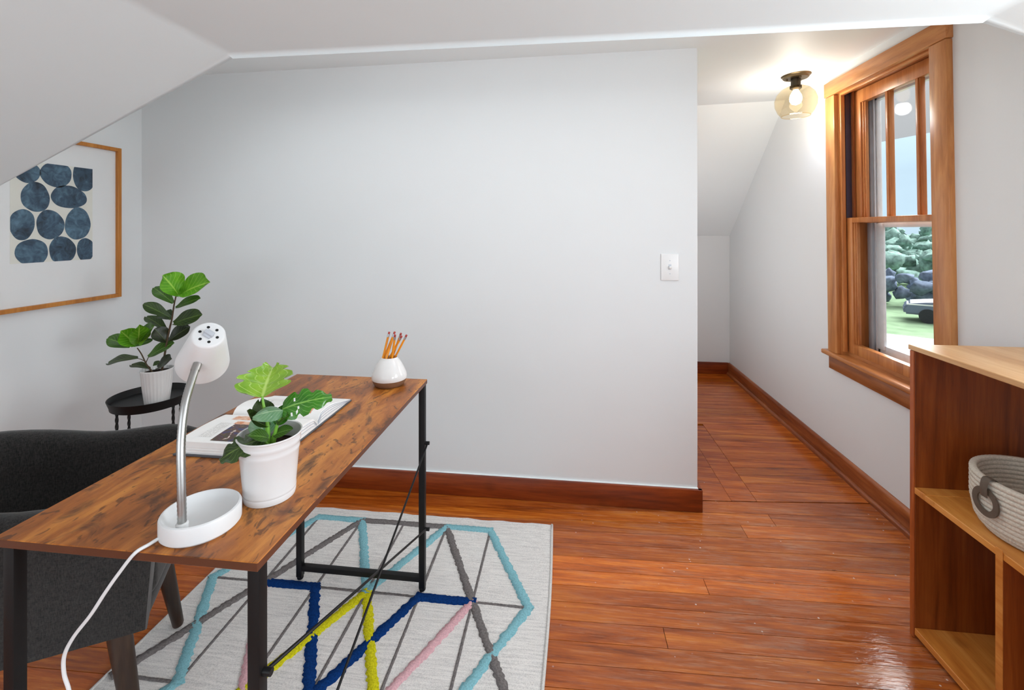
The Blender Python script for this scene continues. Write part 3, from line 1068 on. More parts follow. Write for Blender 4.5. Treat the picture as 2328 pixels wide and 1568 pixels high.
for pts in ([(-0.585, 0.842, 0.842), (-0.589, 0.842, 0.899), (-0.596, 0.841, 0.929), (-0.599, 0.841, 0.948)], [(-0.578, 0.843, 0.842), (-0.572, 0.844, 0.883), (-0.563, 0.845, 0.903), (-0.554, 0.846, 0.92)], [(-0.587, 0.842, 0.842), (-0.590, 0.842, 0.880), (-0.590, 0.842, 0.907)], [(-0.579, 0.838, 0.842), (-0.588, 0.834, 0.862), (-0.594, 0.830, 0.868)], [(-0.580, 0.845, 0.842), (-0.581, 0.845, 0.86), (-0.576, 0.843, 0.874)]):
    sp_ = smooth_path(pts, 5)
    obj('stem', tube(bmesh.new(), sp_, [0.0042 - 0.0024 * k / len(sp_) for k in range(len(sp_))], 8), M['stemG'], mp, smooth=True)
MON = [
    ((-0.599, 0.841, 0.946), (-0.620, 0.905, 0.985), 0.108, (0.15, -0.60, 0.70), 'leafY', 'split', 0.10, 0.16, 0.03, 0),
    ((-0.560, 0.846, 0.922), (-0.474, 0.880, 0.938), 0.056, (0.30, -0.75, 0.62), 'leafG', 'split', 0.22, -0.05, 0.05, 1),
    ((-0.588, 0.842, 0.888), (-0.613, 0.815, 0.929), 0.026, (0.75, -0.2, 0.6), 'leafD', 'oval', -0.25, 0.25, 0, 0),
    ((-0.591, 0.841, 0.906), (-0.624, 0.868, 0.926), 0.040, (0.35, -0.4, 0.8), 'leafD', 'oval', -0.10, 0.2, 0, 0),
    ((-0.556, 0.846, 0.920), (-0.594, 0.806, 0.922), 0.036, (0.3, -0.45, 0.8), 'leafT', 'oval', 0.18, -0.2, 0, 0),
    ((-0.592, 0.832, 0.868), (-0.636, 0.773, 0.852), 0.060, (0.25, -0.35, 0.9), 'leafD', 'split', 0.22, -0.05, 0.05, 0),
    ((-0.576, 0.843, 0.872), (-0.537, 0.846, 0.884), 0.028, (0.1, -0.5, 0.85), 'leafM', 'oval', 0.10, 0.05, 0, 0),
    ((-0.566, 0.845, 0.900), (-0.540, 0.836, 0.914), 0.030, (0.2, -0.6, 0.7), 'leafM', 'oval', 0.10, 0.1, 0, 0),
    ((-0.583, 0.836, 0.868), (-0.604, 0.806, 0.884), 0.030, (0.3, -0.4, 0.8), 'leafM', 'oval', 0.15, 0.1, 0, 0),
    ((-0.572, 0.846, 0.890), (-0.556, 0.868, 0.925), 0.034, (0.2, -0.7, 0.6), 'leafG', 'oval', 0.10, 0.15, 0, 0),
    ((-0.600, 0.850, 0.862), (-0.634, 0.878, 0.895), 0.050, (0.5, -0.5, 0.7), 'leafT', 'oval', 0.0, 0.1, 0, 0),
]
for (B, T, w, fc, mt, shp, sag, cup, wav, hl) in MON:
    obj('leaf', leaf_mesh(B, T, w, fc, sag, cup, shp, 28 if shp == 'split' else 12, 8, wav, hl), M[mt], mp, smooth=True, normals=False)

# ------------------------------------------------------------------ open book
BKX0, BKX1 = -0.908, -0.660
bk = empty('open_book', (-0.785, 1.145, DZ), 'open hardback book with colour photographs, lying on the desk behind the monstera pot', 'book')
cv = bmesh.new()
prism(cv, [(0.966, DZ + 0.0006), (1.128, DZ + 0.0006), (1.146, DZ + 0.0004), (1.166, DZ + 0.0006), (1.338, DZ + 0.0006), (1.338, DZ + 0.0036), (1.166, DZ + 0.0036), (1.146, DZ + 0.0032), (1.128, DZ + 0.0036), (0.966, DZ + 0.0036)], 'x', BKX0 - 0.006, BKX1 + 0.004)
obj('cover', cv, M['cover'], bk)


def page_top_near(y):
    t = (y - 0.972) / (1.147 - 0.972)
    return DZ + 0.004 + 0.021 + 0.011 * math.sin(PI * min(1, t * 0.62 + 0.22)) - (0.024 * max(0, (t - 0.86) / 0.14) ** 2)


def page_top_far(y):
    t = (1.330 - y) / (1.330 - 1.147)
    return DZ + 0.0042 + 0.004 + 0.030 * math.sin(PI * min(1, t ** 1.25 * 0.72)) - (0.018 * max(0, (t - 0.88) / 0.12) ** 2)


def page_block(fn, ya, yb_, slant):
    ys_ = [ya + (yb_ - ya) * k / 18 for k in range(19)]
    pl = [(ys_[0], DZ + 0.0037)] + [(y, fn(y)) for y in ys_] + [(ys_[-1], DZ + 0.0037)]
    bm = prism(bmesh.new(), pl, 'x', BKX0, BKX1)
    return bm


p1 = obj('page_block', page_block(page_top_near, 0.972, 1.146, 0), M['paper'], bk, smooth='auto')
p2 = obj('page_block', page_block(page_top_far, 1.330, 1.148, 0), M['paper'], bk, smooth='auto')
# sheet edges: thin leaves fanned at the visible end and fore-edge
for k in range(3):
    z = DZ + 0.0075 + k * 0.0062
    obj('sheet', newbox((BKX0 - 0.001, 0.970 + 0.0007 * k, z), (BKX1 + 0.001, 1.06, z + 0.0006)), M['track'] if k == 9 else M['mat'], p1)
for k, hh in enumerate((0.30, 0.52, 0.72, 0.88)):
    pts = []
    for i in range(13):
        y = 1.150 + (1.333 - 1.150) * i / 12
        pts.append((y, DZ + 0.0040 + hh * (page_top_far(min(y, 1.3299)) - DZ - 0.0040)))
    sb = prism(bmesh.new(), pts + [(y, z - 0.0009) for y, z in pts[::-1]], 'x', BKX0 + 0.0, BKX1 + 0.0022)
    obj('sheet', sb, M['track'], p2, smooth='auto')
for k, hh in enumerate((0.35, 0.6, 0.82)):
    pts = []
    for i in range(13):
        y = 0.974 + (1.144 - 0.974) * i / 12
        pts.append((y, DZ + 0.0040 + hh * (page_top_near(y) - DZ - 0.0040)))
    sb = prism(bmesh.new(), pts + [(y, z - 0.0009) for y, z in pts[::-1]], 'x', BKX0, BKX1 + 0.0022)
    obj('sheet', sb, M['track'], p1, smooth='auto')


def printed(fn, x0, x1, y0_, y1_, mat, parent, name='printed_photo', lift=0.0004):
    bm = bmesh.new()
    nn = 10
    P = []
    for i in range(nn + 1):
        y = y0_ + (y1_ - y0_) * i / nn
        P.append((bm.verts.new((x0, y, fn(y) + lift)), bm.verts.new((x1, y, fn(y) + lift))))
    for a, b in zip(P, P[1:]):
        bm.faces.new((a[0], a[1], b[1], b[0]))
    return obj(name, bm, mat, parent, smooth=True)


def m_photo(name, stops, scale):
    t = NT(name)
    n_ = t.noise(t.coords(), scale, 4, 0.6, 1.2)
    return t.set(t.ramp(n_, stops), 0.35, 0, 0.4)


PH1 = m_photo('printed_still_life', [(0.38, srgb(44, 52, 96)), (0.44, srgb(60, 60, 100)), (0.47, srgb(96, 60, 66)), (0.52, srgb(74, 48, 48)), (0.56, srgb(62, 66, 40)), (0.62, srgb(120, 76, 66)), (0.68, srgb(214, 204, 198))], 34)
PH2 = m_photo('printed_orange_detail', [(0.4, srgb(206, 130, 84)), (0.6, srgb(232, 196, 170))], 50)
PH3 = m_photo('printed_drawing', [(0.42, srgb(226, 224, 220)), (0.56, srgb(236, 234, 230)), (0.62, srgb(150, 150, 150))], 40)
TXT = NT('printed_text_lines')
_v = TXT.coords()
_wv = TXT.node('ShaderNodeTexWave', wave_type='BANDS', bands_direction='X')
_wv.inputs['Scale'].default_value = 60
TXT.link(_v, _wv.inputs['Vector'])
_m = TXT.math('MULTIPLY', TXT.step(_wv.outputs['Fac'], 0.55, 0.7), TXT.step(TXT.noise(TXT.coords((1, 1, 1)), 260, 2), 0.42, 0.52))
TXTM = TXT.set(TXT.mix(TXT.math('MULTIPLY', _m, 0.45), (0.82, 0.81, 0.79, 1), srgb(120, 118, 116)), 0.6)
printed(page_top_near, -0.832, -0.768, 0.981, 1.064, PH1, p1)
printed(page_top_near, -0.7675, -0.720, 0.981, 1.064, PH3, p1)
printed(page_top_near, -0.838, -0.790, 1.0645, 1.082, PH2, p1)
printed(page_top_near, -0.875, -0.842, 0.995, 1.07, TXTM, p1, 'printed_text')
printed(page_top_near, -0.865, -0.80, 1.092, 1.118, PH2, p1, lift=0.0003)
printed(page_top_far, -0.86, -0.79, 1.19, 1.26, PH3, p2)
printed(page_top_far, -0.700, -0.686, 1.16, 1.20, PH2, p2)

# ------------------------------------------------------------------ vase and pencils
VC = Vector((-0.5985, 1.496, DZ + 0.0006))
vs = empty('ceramic_vase', VC, 'small white glazed vase with bare clay bottom, holding pencils at the desk end', 'vase')
clay = [(0, 0.0), (0.044, 0.0), (0.049, 0.003), (0.0545, 0.013), (0.0572, 0.022)]
glz = [(0.0574, 0.0215), (0.0582, 0.026), (0.0582, 0.032), (0.0560, 0.042), (0.0490, 0.058), (0.0400, 0.075), (0.0320, 0.086), (0.0285, 0.0905), (0.0275, 0.0935), (0.0262, 0.0940), (0.0250, 0.092), (0.0265, 0.086), (0.036, 0.072), (0.046, 0.050), (0.046, 0.012), (0, 0.010)]
obj('clay_base', lathe(bmesh.new(), clay, VC, 56), M['clay'], vs, smooth='auto')
obj('body', lathe(bmesh.new(), glz, VC, 56, wobble=lambda a, z: 1 + (0.006 * math.sin(a * 2 + z * 40) if z < 0.03 else 0)), M['wceramic'], vs, smooth='auto')
tips = [(-0.598, 1.4951, 0.93), (-0.5844, 1.512, 0.927), (-0.5794, 1.496, 0.93), (-0.5691, 1.473, 0.926), (-0.5607, 1.5067, 0.924), (-0.551, 1.4864, 0.919), (-0.541, 1.5076, 0.9185)]
feet = [(-0.6161, 1.4846), (-0.617, 1.5005), (-0.6009, 1.4765), (-0.5829, 1.4821), (-0.593, 1.5164), (-0.5966, 1.501), (-0.5789, 1.5041)]
ordw = ['leftmost', 'second from the left', 'third from the left', 'in the middle', 'third from the right', 'second from the right', 'rightmost']
for k in range(7):
    T = Vector(tips[k])
    F_ = Vector((feet[k][0], feet[k][1], 0.845))
    d = (T - F_).normalized()
    foot = T - d * 0.150
    pr_ = empty('pencil', foot, 'orange pencil standing eraser-up in the white vase, %s of the seven' % ordw[k], 'pencil', 'orange pencils in the vase')
    obj('shaft', tube(bmesh.new(), [foot, foot + d * 0.006, T - d * 0.0175], [0.0006, 0.0033, 0.0037], 6), M['pencil'], pr_)
    obj('ferrule', tube(bmesh.new(), [T - d * (0.018 - 0.0021 * i) for i in range(6)], [0.0037 + 0.0002 * (i % 2) for i in range(6)], 12), M['ferrule'], pr_, smooth='auto')
    obj('eraser', tube(bmesh.new(), [T - d * 0.0078, T - d * 0.001, T], [0.0035, 0.0035, 0.0026], 12), M['eraser'], pr_, smooth='auto')

# ------------------------------------------------------------------ side table with fiddle-leaf plant
TC = Vector((-1.782, 1.772, 0.0))
TZ = 0.545
tb = empty('tray_table', TC, 'small round black tray table on twisted rod legs, in the corner by the picture', 'side table')
obj('tray', lathe(bmesh.new(), [(0, -0.002), (0.128, -0.002), (0.133, 0.0), (0.1425, 0.022), (0.1445, 0.024), (0.1465, 0.0235), (0.1460, 0.021), (0.1375, -0.004), (0.136, -0.014), (0.130, -0.016), (0, -0.008)], (TC.x, TC.y, TZ), 64), M['blackmetal'], tb, smooth='auto')
for k in range(4):
    a = math.radians(-10 + 90 * k)
    px_, py_ = TC.x + 0.131 * math.cos(a), TC.y + 0.131 * math.sin(a)
    pts = [(px_, py_, 0.002 + (TZ - 0.014) * i / 90) for i in range(91)]
    obj('leg', tube(bmesh.new(), pts, 0.0060, 4, 0.34), M['blackmetal'], tb)
ring = [(TC.x + 0.131 * math.cos(2 * PI * i / 48), TC.y + 0.131 * math.sin(2 * PI * i / 48), 0.12) for i in range(49)]
obj('lower_ring', tube(bmesh.new(), ring, 0.004, 8, cap=False), M['blackmetal'], tb, smooth=True)

FC = Vector((-1.707, 1.727, TZ + 0.0005))
fp = empty('potted_fiddle_leaf_fig', FC, 'young fiddle-leaf fig in a fluted white pot, on the black tray table', 'potted plant')
flute = lambda a, z: 1 + (0.012 * math.cos(a * 26) if 0.008 < z < 0.142 else 0.0)
obj('pot', lathe(bmesh.new(), [(0, 0), (0.038, 0), (0.0415, 0.003), (0.0430, 0.010), (0.050, 0.07), (0.0565, 0.141), (0.0580, 0.1435), (0.0585, 0.149), (0.0570, 0.150), (0.0550, 0.148), (0.053, 0.13), (0, 0.125)], FC, 156, wobble=flute), M['wceramic'], fp, smooth='auto')
obj('soil', lathe(bmesh.new(), [(0, 0.136), (0.03, 0.137), (0.0525, 0.134)], FC, 32), M['soil'], fp, smooth=True)
sh = Vector((0, 0.006, 0))
for pts, r0 in (([(-1.690, 1.722, 0.672), (-1.671, 1.716, 0.705), (-1.655, 1.718, 0.798), (-1.642, 1.72, 0.865), (-1.632, 1.721, 0.907), (-1.623, 1.722, 0.966), (-1.613, 1.723, 1.009)], 0.0046), ([(-1.712, 1.718, 0.672), (-1.726, 1.71, 0.701), (-1.738, 1.708, 0.718), (-1.759, 1.706, 0.76), (-1.776, 1.704, 0.785)], 0.0036), ([(-1.740, 1.708, 0.722), (-1.735, 1.709, 0.735), (-1.728, 1.710, 0.748)], 0.0020), ([(-1.742, 1.708, 0.728), (-1.760, 1.705, 0.738), (-1.776, 1.704, 0.741)], 0.0018)):
    sp_ = smooth_path(pts, 5)
    obj('stem', tube(bmesh.new(), sp_, [r0 * (1 - 0.45 * k / len(sp_)) for k in range(len(sp_))], 8), M['stemB'], fp, smooth=True)
FIG = [((-1.604, 1.724, 1.004), (-1.622, 1.665, 1.094), 0.0801, 0), ((-1.592, 1.726, 1.009), (-1.419, 1.676, 1.067), 0.0801, 0), ((-1.627, 1.721, 0.971), (-1.698, 1.703, 1.037), 0.0421, 1), ((-1.617, 1.723, 0.95), (-1.485, 1.703, 0.997), 0.0379, 1), ((-1.642, 1.72, 0.912), (-1.712, 1.668, 0.974), 0.04, 2), ((-1.625, 1.722, 0.886), (-1.498, 1.727, 0.926), 0.0548, 2), ((-1.655, 1.718, 0.857), (-1.777, 1.746, 0.906), 0.0379, 2), ((-1.636, 1.72, 0.903), (-1.702, 1.743, 0.923), 0.0464, 2), ((-1.642, 1.72, 0.815), (-1.578, 1.754, 0.868), 0.0506, 3), ((-1.655, 1.718, 0.81), (-1.68, 1.687, 0.871), 0.0506, 3), ((-1.73, 1.709, 0.745), (-1.624, 1.725, 0.805), 0.0464, 1), ((-1.782, 1.703, 0.798), (-1.794, 1.649, 0.868), 0.059, 0), ((-1.776, 1.704, 0.802), (-1.709, 1.649, 0.896), 0.0548, 0), ((-1.759, 1.706, 0.815), (-1.668, 1.677, 0.886), 0.0506, 1), ((-1.805, 1.7, 0.789), (-1.87, 1.664, 0.832), 0.0485, 1), ((-1.801, 1.701, 0.789), (-1.75, 1.75, 0.809), 0.0211, 1), ((-1.772, 1.704, 0.741), (-1.93, 1.719, 0.71), 0.04, 2), ((-1.722, 1.71, 0.697), (-1.83, 1.728, 0.704), 0.0295, 2), ((-1.709, 1.712, 0.709), (-1.708, 1.742, 0.72), 0.019, 2), ((-1.692, 1.714, 0.701), (-1.605, 1.693, 0.748), 0.0485, 3)]
fr_ = random.Random(8)
for B, T, w, c in FIG:
    fc = TOCAM(B) * 0.8 + Vector((fr_.uniform(-0.2, 0.2), fr_.uniform(-0.2, 0.2), 0.45 + fr_.uniform(-0.1, 0.25)))
    obj('leaf', leaf_mesh(B, T, w * 1.55, fc, 0.10, 0.10 if c else 0.16, 'fiddle', 14, 8, 0.035), M[('leafB', 'leafM', 'leafD', 'leafX')[c]], fp, smooth=True, normals=False)

# ------------------------------------------------------------------ framed print on the left wall
PX = XL + 0.0015
FY0, FY1, FZ0, FZ1 = 1.452, 2.0275, 0.944, 1.682
pic = empty('framed_print', (XL, (FY0 + FY1) / 2, FZ0), 'abstract print of dark indigo pebbles in a thin golden wood frame, on the left wall', 'picture')
fw = 0.018
for lo, hi in (((PX, FY0, FZ0), (PX + 0.024, FY0 + fw, FZ1)), ((PX, FY1 - fw, FZ0), (PX + 0.024, FY1, FZ1)), ((PX, FY0 + fw, FZ0), (PX + 0.024, FY1 - fw, FZ0 + fw)), ((PX, FY0 + fw, FZ1 - fw), (PX + 0.024, FY1 - fw, FZ1))):
    obj('frame_bar', newbox(lo, hi, 0.0012, 1), M['framewood'], pic, smooth='auto')
obj('mat_board', newbox((PX, FY0 + fw - 0.002, FZ0 + fw - 0.002), (PX + 0.008, FY1 - fw + 0.002, FZ1 - fw + 0.002)), M['mat'], pic)
AY0, AY1, AZ0, AZ1 = 1.578, 1.8985, 1.140, 1.563
art = obj('art_paper', newbox((PX + 0.007, AY0, AZ0), (PX + 0.0088, AY1, AZ1)), M['artpaper'], pic)
PEB = [(1.638, 1.515, 0.048, 0.042), (1.746, 1.520, 0.062, 0.057), (1.863, 1.528, 0.053, 0.072), (1.667, 1.415, 0.054, 0.062), (1.797, 1.424, 0.074, 0.051), (1.619, 1.3, 0.045, 0.064), (1.722, 1.3, 0.054, 0.064), (1.834, 1.305, 0.055, 0.074), (1.654, 1.182, 0.059, 0.059), (1.77, 1.187, 0.055, 0.061), (1.868, 1.185, 0.039, 0.056)]
pr2 = random.Random(2)
for (cy_, cz_, ry_, rz_) in PEB:
    bm = bmesh.new()
    ph = [pr2.uniform(0, 6.28) for _ in range(3)]
    vsr = []
    for i in range(40):
        a = 2 * PI * i / 40
        q = 1 + 0.025 * math.sin(2 * a + ph[0]) + 0.03 * math.sin(3 * a + ph[1]) + 0.008 * math.sin(7 * a + ph[2])
        yy_, zz_ = cy_ + ry_ * q * math.cos(a), cz_ + rz_ * q * math.sin(a)
        yy_, zz_ = min(max(yy_, AY0), AY1), min(max(zz_, AZ0), AZ1)
        vsr.append(bm.verts.new((PX + 0.0092, yy_, zz_)))
    bmesh.ops.remove_doubles(bm, verts=bm.verts[:], dist=1e-6)
    bm.verts.ensure_lookup_table()
    bm.faces.new(bm.verts[:])
    obj('painted_pebble', bm, M['water'], art)
obj('glass', newbox((PX + 0.0145, FY0 + fw - 0.002, FZ0 + fw - 0.002), (PX + 0.0165, FY1 - fw + 0.002, FZ1 - fw + 0.002)), M['artglass'], pic)

# ------------------------------------------------------------------ light switch
sw_ = empty('light_switch', (0.474, YB, 1.106), 'white toggle light switch plate on the back wall near its free end', 'switch')
obj('plate', newbox((0.434, YB - 0.0065, 1.0455), (0.5135, YB - 0.0003, 1.1675), 0.003, 3), M['plate'], sw_, smooth='auto')
tg = newbox((0.4685, YB - 0.0190, 1.1015), (0.4785, YB - 0.005, 1.1130), 0.0016)
bmesh.ops.rotate(tg, verts=tg.verts, cent=(0.4735, YB - 0.006, 1.107), matrix=Matrix.Rotation(0.4, 3, 'X'))
obj('toggle', tg, M['plate'], sw_, smooth='auto')
obj('toggle_slot', newbox((0.4672, YB - 0.0068, 1.0945), (0.4798, YB - 0.0060, 1.1195)), M['track'], sw_)
for z in (1.0765, 1.1365):
    obj('screw', tube(bmesh.new(), [(0.4735, YB - 0.006, z), (0.4735, YB - 0.0075, z)], 0.0026, 12), M['track'], sw_, smooth='auto')

# ------------------------------------------------------------------ hall ceiling light
GC = Vector((1.258, 2.672, CLR(1.258)))
cl = empty('ceiling_light', GC, 'ceiling light with amber glass globe and lit bulb, in the hall by the window', 'lamp')
obj('canopy', lathe(bmesh.new(), [(0, 0.004), (0.073, 0.004), (0.074, -0.004), (0.068, -0.010), (0.064, -0.011), (0.064, -0.017), (0.060, -0.021), (0, -0.021)], GC, 48), M['bronze'], cl, smooth='auto')
obj('socket', lathe(bmesh.new(), [(0, -0.018), (0.024, -0.018), (0.024, -0.060), (0.029, -0.062), (0.029, -0.076), (0.018, -0.084), (0, -0.084)], GC, 28), M['bronzeD'], cl, smooth='auto')
for a in (0.6, 2.7, 4.8):
    obj('screw', lathe(bmesh.new(), [(0, -0.030), (0.005, -0.029), (0.006, -0.020), (0, -0.020)], (GC.x + 0.042 * math.cos(a), GC.y + 0.042 * math.sin(a), GC.z), 10), M['bronze'], cl, smooth='auto')
gp = [(0.030, -0.063), (0.040, -0.066), (0.068, -0.080), (0.092, -0.106), (0.103, -0.140), (0.101, -0.172), (0.088, -0.205), (0.070, -0.228)]
go = obj('globe', lathe(bmesh.new(), gp, GC, 56), M['amber'], cl, smooth=True)
go['label'] = 'pale amber glass globe'
obj('rim', tube(bmesh.new(), [(GC.x + 0.070 * math.cos(2 * PI * i / 48), GC.y + 0.070 * math.sin(2 * PI * i / 48), GC.z - 0.228) for i in range(49)], 0.0022, 8, cap=False), M['amber'], go, smooth=True)
bo = obj('bulb', lathe(bmesh.new(), [(0.012, -0.082), (0.016, -0.092), (0.027, -0.112), (0.031, -0.130), (0.029, -0.146), (0.020, -0.160), (0, -0.168)], GC, 28), M['bulb'], cl, smooth=True)
bl_ = bpy.data.lights.new('bulb_light', 'POINT')
bl_.energy = 5.0
bl_.color = (0.95, 0.985, 1.08)
bl_.shadow_soft_size = 0.034
blo = bpy.data.objects.new('bulb_light', bl_)
blo.location = (GC.x, GC.y, GC.z - 0.205)
COL.objects.link(blo)

# ------------------------------------------------------------------ armchair at the desk
AO = Vector((-1.140, 1.170, 0.0))     # middle of the front, on the floor
fa = math.radians(30)
AF = Vector((math.cos(fa), math.sin(fa), 0))
AL = Vector((-math.sin(fa), math.cos(fa), 0))
chair = empty('armchair', AO, 'charcoal upholstered tub armchair on dark tapered legs, drawn up to the desk', 'armchair')


def ch(f, l, z):
    return AO + AF * f + AL * l + Vector((0, 0, z))


def shell():
    # plan of the tub from the near front corner round the back to the far front corner
    path = []
    hw, back, rad = 0.225, -0.50, 0.19
    for k in range(9):
        path.append((0.0 + (back + rad) * k / 8, -hw, (0, -1)))
    for k in range(1, 8):
        a = PI / 2 * k / 8
        path.append((back + rad - rad * math.sin(a), -hw + rad - rad * math.cos(a), (-math.sin(a), -math.cos(a))))
    for k in range(5):
        path.append((back, -hw + rad + (2 * hw - 2 * rad) * k / 4, (-1, 0)))
    for k in range(1, 8):
        a = PI / 2 * k / 8
        path.append((back + rad - rad * math.cos(a), hw - rad + rad * math.sin(a), (-math.cos(a), math.sin(a))))
    for k in range(9):
        path.append((back + rad + (0.0 - back - rad) * k / 8, hw, (0, 1)))
    bm = bmesh.new()
    rings_ = []
    for (f, l, (nf, nl_)) in path:
        s = (f - back) / (-back)                  # 0 at the back, 1 at the front
        rim = 0.645 + 0.085 * max(0, 1 - s * 1.7) ** 1.3 - 0.030 * max(0, (s - 0.80) / 0.2) ** 2
        fl = 0.032
        lean = 0.045 * s
        th = 0.068
        prof_ = [(-0.020, 0.305), (-0.002, 0.312), (0.0, 0.330)]
        for k in range(1, 6):
            t = k / 6
            prof_.append((fl * t ** 1.2, 0.33 + (rim - 0.36) * t))
        for k in range(0, 9):
            a = PI * k / 8
            prof_.append((fl - th / 2 + th / 2 * math.cos(a), rim - 0.030 + 0.030 * math.sin(a)))
        for k in range(1, 5):
            t = k / 4
            prof_.append((fl - th - 0.012 * t, rim - 0.03 - (rim - 0.36) * t))
        r_ = []
        for (off, z) in prof_:
            ff = f + nf * off + lean * max(0, (z - 0.32) / 0.32)
            r_.append(bm.verts.new(ch(ff, l + nl_ * off, z)))
        rings_.append(r_)
    for A, B in zip(rings_, rings_[1:]):
        for k in range(len(A) - 1):
            bm.faces.new((A[k], A[k + 1], B[k + 1], B[k]))
    for r_, sg in ((rings_[0], 1), (rings_[-1], -1)):
        # rounded arm front: two inset rings pushed forward
        c = sum((v.co for v in r_), Vector()) / len(r_)
        prev = r_
        for ins, push in ((0.10, 0.008), (0.35, 0.014)):
            cur = [bm.verts.new(v.co.lerp(c + Vector((0, 0, v.co.z - c.z)) , ins) + AF * push) for v in r_]
            for k in range(len(r_) - 1):
                bm.faces.new((prev[k], prev[k + 1], cur[k + 1], cur[k]))
            prev = cur
        bm.faces.new(prev)
    return bm


obj('shell', shell(), M['fabric'], chair, smooth='auto')
cu = bmesh.new()
box(cu, (-0.40, -0.172, 0.345), (0.028, 0.172, 0.470), 0.030, 4)
cu.transform(Matrix.Translation(AO) @ Matrix.Rotation(fa, 4, 'Z'))
obj('seat_cushion', cu, M['fabric'], chair, smooth='auto')
fr = bmesh.new()
box(fr, (-0.46, -0.205, 0.300), (0.016, 0.205, 0.352), 0.014, 3)
fr.transform(Matrix.Translation(AO) @ Matrix.Rotation(fa, 4, 'Z'))
obj('seat_frame', fr, M['fabric'], chair, smooth='auto')
for (f, l, of, ol) in ((-0.050, -0.165, 0.050, -0.030), (-0.050, 0.155, 0.045, 0.030), (-0.40, -0.13, -0.06, -0.03), (-0.40, 0.13, -0.06, 0.03)):
    onrug = ch(f + of, l + ol, 0)
    zf = RZ + 0.002 if onrug.x > RX0 else 0.0008
    obj('leg', tube(bmesh.new(), [ch(f, l, 0.325), ch(f + of * 0.5, l + ol * 0.5, 0.165), ch(f + of * 0.99, l + ol * 0.99, zf + 0.006), ch(f + of, l + ol, zf)], [0.0265, 0.0215, 0.0155, 0.013], 24), M['chairleg'], chair, smooth='auto')

# ------------------------------------------------------------------ bookcase under the window
KX0, KX1, KY1, KY0 = 1.087, 1.405, 1.582, 0.60
bc = empty('bookcase', ((KX0 + KX1) / 2, (KY0 + KY1) / 2, 0), 'low open-backed pine bookcase standing against the right wall beside the window', 'bookcase')
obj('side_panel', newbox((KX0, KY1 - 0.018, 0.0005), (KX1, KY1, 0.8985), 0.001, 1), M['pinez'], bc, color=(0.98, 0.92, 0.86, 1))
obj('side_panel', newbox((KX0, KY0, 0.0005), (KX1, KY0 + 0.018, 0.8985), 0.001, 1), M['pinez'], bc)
obj('front_edge', newbox((KX0 - 0.0035, KY1 - 0.0175, 0.0008), (KX0 + 0.0004, KY1 - 0.0005, 0.8980), 0.0008, 1), M['pinez'], bc, color=(1.45, 1.35, 1.25, 1))
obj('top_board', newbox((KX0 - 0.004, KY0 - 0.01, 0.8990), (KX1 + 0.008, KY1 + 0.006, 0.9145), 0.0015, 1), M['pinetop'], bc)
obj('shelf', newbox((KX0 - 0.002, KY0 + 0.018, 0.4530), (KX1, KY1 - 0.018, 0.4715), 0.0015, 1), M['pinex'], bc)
obj('shelf_cleat', newbox((KX0 - 0.0025, KY1 - 0.060, 0.4535), (KX1, KY1 - 0.0185, 0.4728), 0.0008, 1), M['pinex'], bc, color=(0.95, 0.92, 0.88, 1))
for (y, w_) in ((1.541, 0.012), (1.500, 0.013)):
    obj('edge_patch', newbox((KX0 - 0.0032, y - w_, 0.4605), (KX0 - 0.0015, y, 0.4705)), M['pinex'], bc, color=(0.86, 0.8, 0.74, 1))
obj('bottom_board', newbox((KX0 - 0.002, KY0 + 0.018, 0.0120), (KX1, KY1 - 0.018, 0.0330), 0.0015, 1), M['pinex'], bc, color=(1.0, 0.95, 0.9, 1))
for y in (1.272, 0.93):
    obj('divider', newbox((KX0 - 0.003, y, 0.0332), (KX1, y + 0.018, 0.4528), 0.001, 1), M['pinez'], bc, color=(1.1, 1.0, 0.92, 1))
    obj('front_edge', newbox((KX0 - 0.0048, y - 0.0006, 0.0334), (KX0 - 0.0028, y + 0.0186, 0.478), 0.0005, 1), M['pinex'], bc, color=(0.9, 0.82, 0.74, 1))

# ------------------------------------------------------------------ rope basket on the shelf
BC = Vector((1.253, 1.335, 0.4732))
bs = empty('rope_basket', BC, 'round cream cotton-rope basket with a leather ring handle, on the bookcase shelf', 'basket')


def basket():
    prof_ = []
    rows_ = 12
    H_ = 0.150
    for k in range(rows_):
        z0_, z1_ = H_ * k / rows_, H_ * (k + 1) / rows_
        rad = 0.137 + 0.013 * min(1, (k + 0.5) / 6) - (0.012 if k == 0 else 0.004 if k == 1 else 0)
        for q in range(4):
            a = -PI / 2 + PI * q / 4
            prof_.append((rad + 0.0042 * math.cos(a), (z0_ + z1_) / 2 + (z1_ - z0_) / 2 * math.sin(a)))
    inner = []
    for k in range(rows_ - 1, -1, -1):
        z0_, z1_ = H_ * k / rows_, H_ * (k + 1) / rows_
        rad = 0.128 + 0.013 * min(1, (k + 0.5) / 6)
        for q in range(4):
            a = PI / 2 - PI * q / 4
            inner.append((rad - 0.0042 * math.cos(a), max(0.008, (z0_ + z1_) / 2 + (z1_ - z0_) / 2 * math.sin(a))))
    return [(0, 0.0)] + prof_ + inner + [(0, 0.008)]


bo_ = obj('body', lathe(bmesh.new(), basket(), BC, 140, wobble=lambda a, z: 1 + 0.0035 * math.sin(a * 70 + z * 900)), M['rope'], bs, smooth=True)


